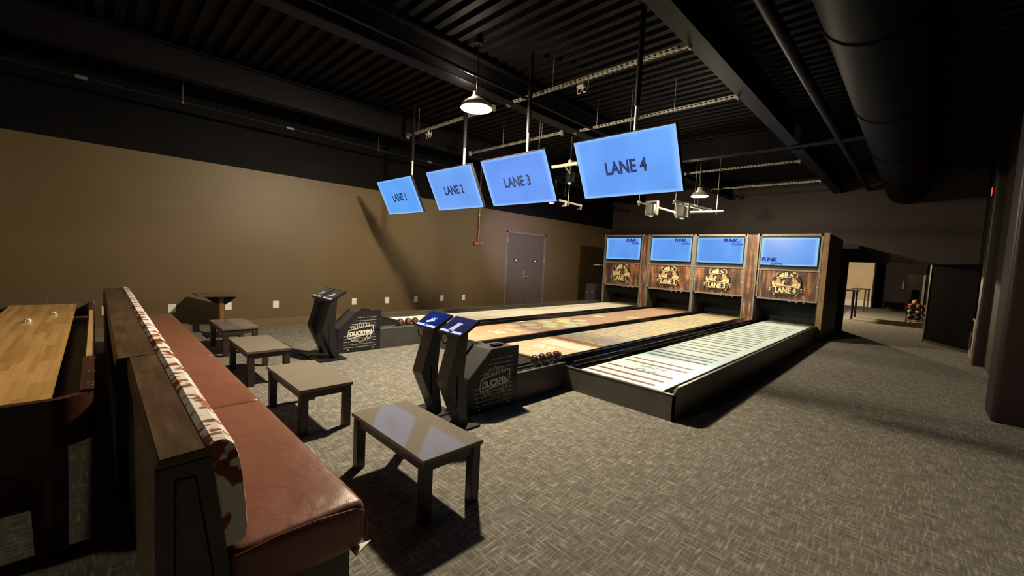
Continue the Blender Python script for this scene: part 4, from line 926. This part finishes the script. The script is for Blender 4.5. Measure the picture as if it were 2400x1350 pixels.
# ------------------------------------------------------------------ rooms beyond the opening
g = MB(); g.box(-14, 6, 15.46, 38, 2.9, 3.0); struct('ceiling_back', g, M_black)
g = MB(); g.box(-6.5, -1.72, 29.6, 29.75, 0, 3); struct('wall_beige', g, M_beige)
g = MB(); g.box(-6.5, -1.72, 29.57, 29.6, 0, .32); struct('baseboard_beige', g, M_white)
g = MB(); g.box(-1.72, -.42, 29.6, 29.9, 0, 3); g.box(-1.72, -1.66, 28.6, 29.6, 0, 3); g.box(-.42, .3, 29.6, 29.9, 1.88, 3); g.box(.24, 6, 29.6, 29.9, 0, 3); struct('wall_beyond', g, M_dkwall)
g = MB(); g.box(-6.5, -6.4, 15.5, 29.6, 0, 3); struct('wall_back_left', g, M_beige)
g = MB(); g.box(-6.5, 6, 34, 34.1, 0, 3); struct('wall_far', g, M_room)
g = MB(); g.prism([(-6.4, 17), (-2.3, 17), (-2.05, 21.5), (-2.6, 29.5), (-6.4, 29.5)], 'z', 0, .004); struct('floor_blue', g, M_blue)
g = MB(); g.box(.14, .22, 29.5, 32, 0, 1.86); struct('door_2', g, mat('pale_door', (.30, .27, .20), .6, noise=.05))
g = MB(); g.box(-.62, -.54, 29.56, 29.6, 1.10, 1.5); tag(obj('wall_notice', g, mat('notice_grey', (.13, .12, .11), .6, noise=.05)), 'pale notice on the dark wall beside the far doorway', 'notice')
t = thing('office_chair', 'dark chair seen through the far doorway', 'chair', (-.05, 31.0, 0))
g = MB(); rbox(g, -.3, .1, 30.8, 31.3, .42, .5, .03); obj('seat', g, M_hole, t); g = MB(); rbox(g, -.25, .05, 31.2, 31.28, .55, 1.05, .03); obj('backrest', g, M_hole, t); g = MB(); g.tube([(-.1, 31.05, 0), (-.1, 31.05, .42)], .03, 8); g.box(-.3, .1, 31.0, 31.06, 0, .04); obj('stem', g, M_hole, t)
def bar_table(label, cx, cy, z, wx, wy):
    t = thing('bar_table', label, 'table', (cx, cy, 0))
    g = MB(); g.box(cx-wx/2, cx+wx/2, cy-wy/2, cy+wy/2, z-.03, z); obj('tabletop', g, M_bark, t)
    for sx in (-1, 1):
        for sy in (-1, 1): g = MB(); xx, yy = cx+sx*(wx/2-.08), cy+sy*(wy/2-.1); g.box(xx-.03, xx+.03, yy-.03, yy+.03, 0, z-.03); obj('leg', g, M_bark, t)
bar_table('near dark bar-height table seen through the opening', -2.0, 20.6, 1.09, .75, 1.3)
bar_table('second dark table in front of the beige wall', -1.95, 26.0, 1.05, .6, 2.0)
t = thing('ball_rack', 'low rack heaped with coloured play balls beyond the opening', 'rack', (.05, 21.6, 0))
g = MB()
for z in (.08, .36, .64):
    for a_, b_ in (((-.24, 21.2), (.4, 21.2)), ((-.24, 22.0), (.4, 22.0)), ((-.24, 21.2), (-.24, 22.0)), ((.4, 21.2), (.4, 22.0))): g.tube([(*a_, z), (*b_, z)], .014, 6)
for x, y in ((-.24, 21.2), (-.24, 22.0), (.4, 21.2), (.4, 22.0)): g.tube([(x, y, 0), (x, y, .66)], .016, 6)
obj('rack_frame', g, M_hole, t)
bc = [((.16, .05, .04), 'rust red'), ((.20, .08, .06), 'salmon'), ((.24, .19, .05), 'yellow'), ((.04, .08, .04), 'green'), ((.12, .04, .035), 'dark red')]
k = 0
for row, z in enumerate((.195, .40, .605)):
    for col_ in range(3):
        for dy in (0, 1):
            c, nm = bc[(k*2+row) % 5]; x, y = -.13+.205*col_-.005, 21.42+.3*dy
            g = MB(); g.sphere((x, y, z), .1, 14, 10); q = tag(obj('play_ball', g, mat('ball '+nm, c, .5, noise=.1), smooth=True), '%s play ball in the %s row of the rack, %s %s' % (nm, ('bottom', 'middle', 'top')[row], ('left', 'centre', 'right')[col_], ('front', 'rear')[dy]), 'ball', 'play balls on the far rack'); k += 1
g = MB(); g.sphere((-.03, 21.57, .765), .1, 16, 10); tag(obj('play_ball', g, mat('ball pink', (.28, .12, .11), .5, noise=.1), smooth=True), 'pinkish play ball resting on top of the heap', 'ball', 'play balls on the far rack')
def room_light(loc, power, col, size=.4):
    L = bpy.data.lights.new('room_light', 'POINT'); L.energy = power; L.color = col; L.shadow_soft_size = size; o = bpy.data.objects.new('room_light', L); C.objects.link(o); o.location = loc
room_light((-4.3, 21.0, 2.6), 1500, (1, .78, .5), .12)
room_light((-1.2, 32.0, 2.4), 25, (1, .85, .6), .1)

L = bpy.data.lights.new('added_wall_spot', 'SPOT'); L.energy = 1100; L.color = (.52, .50, 1.0); L.spot_size = math.radians(46); L.spot_blend = 1.0; L.shadow_soft_size = .05  # added bluish spot for the glow on the wall by the door
o = bpy.data.objects.new('added_wall_spot', L); C.objects.link(o); o.location = (-5.7, 6.75, 2.95)
o.rotation_euler = (Vector((-9.35, 9.7, 2.15))-Vector((-5.7, 6.75, 2.95))).to_track_quat('-Z', 'Y').to_euler()
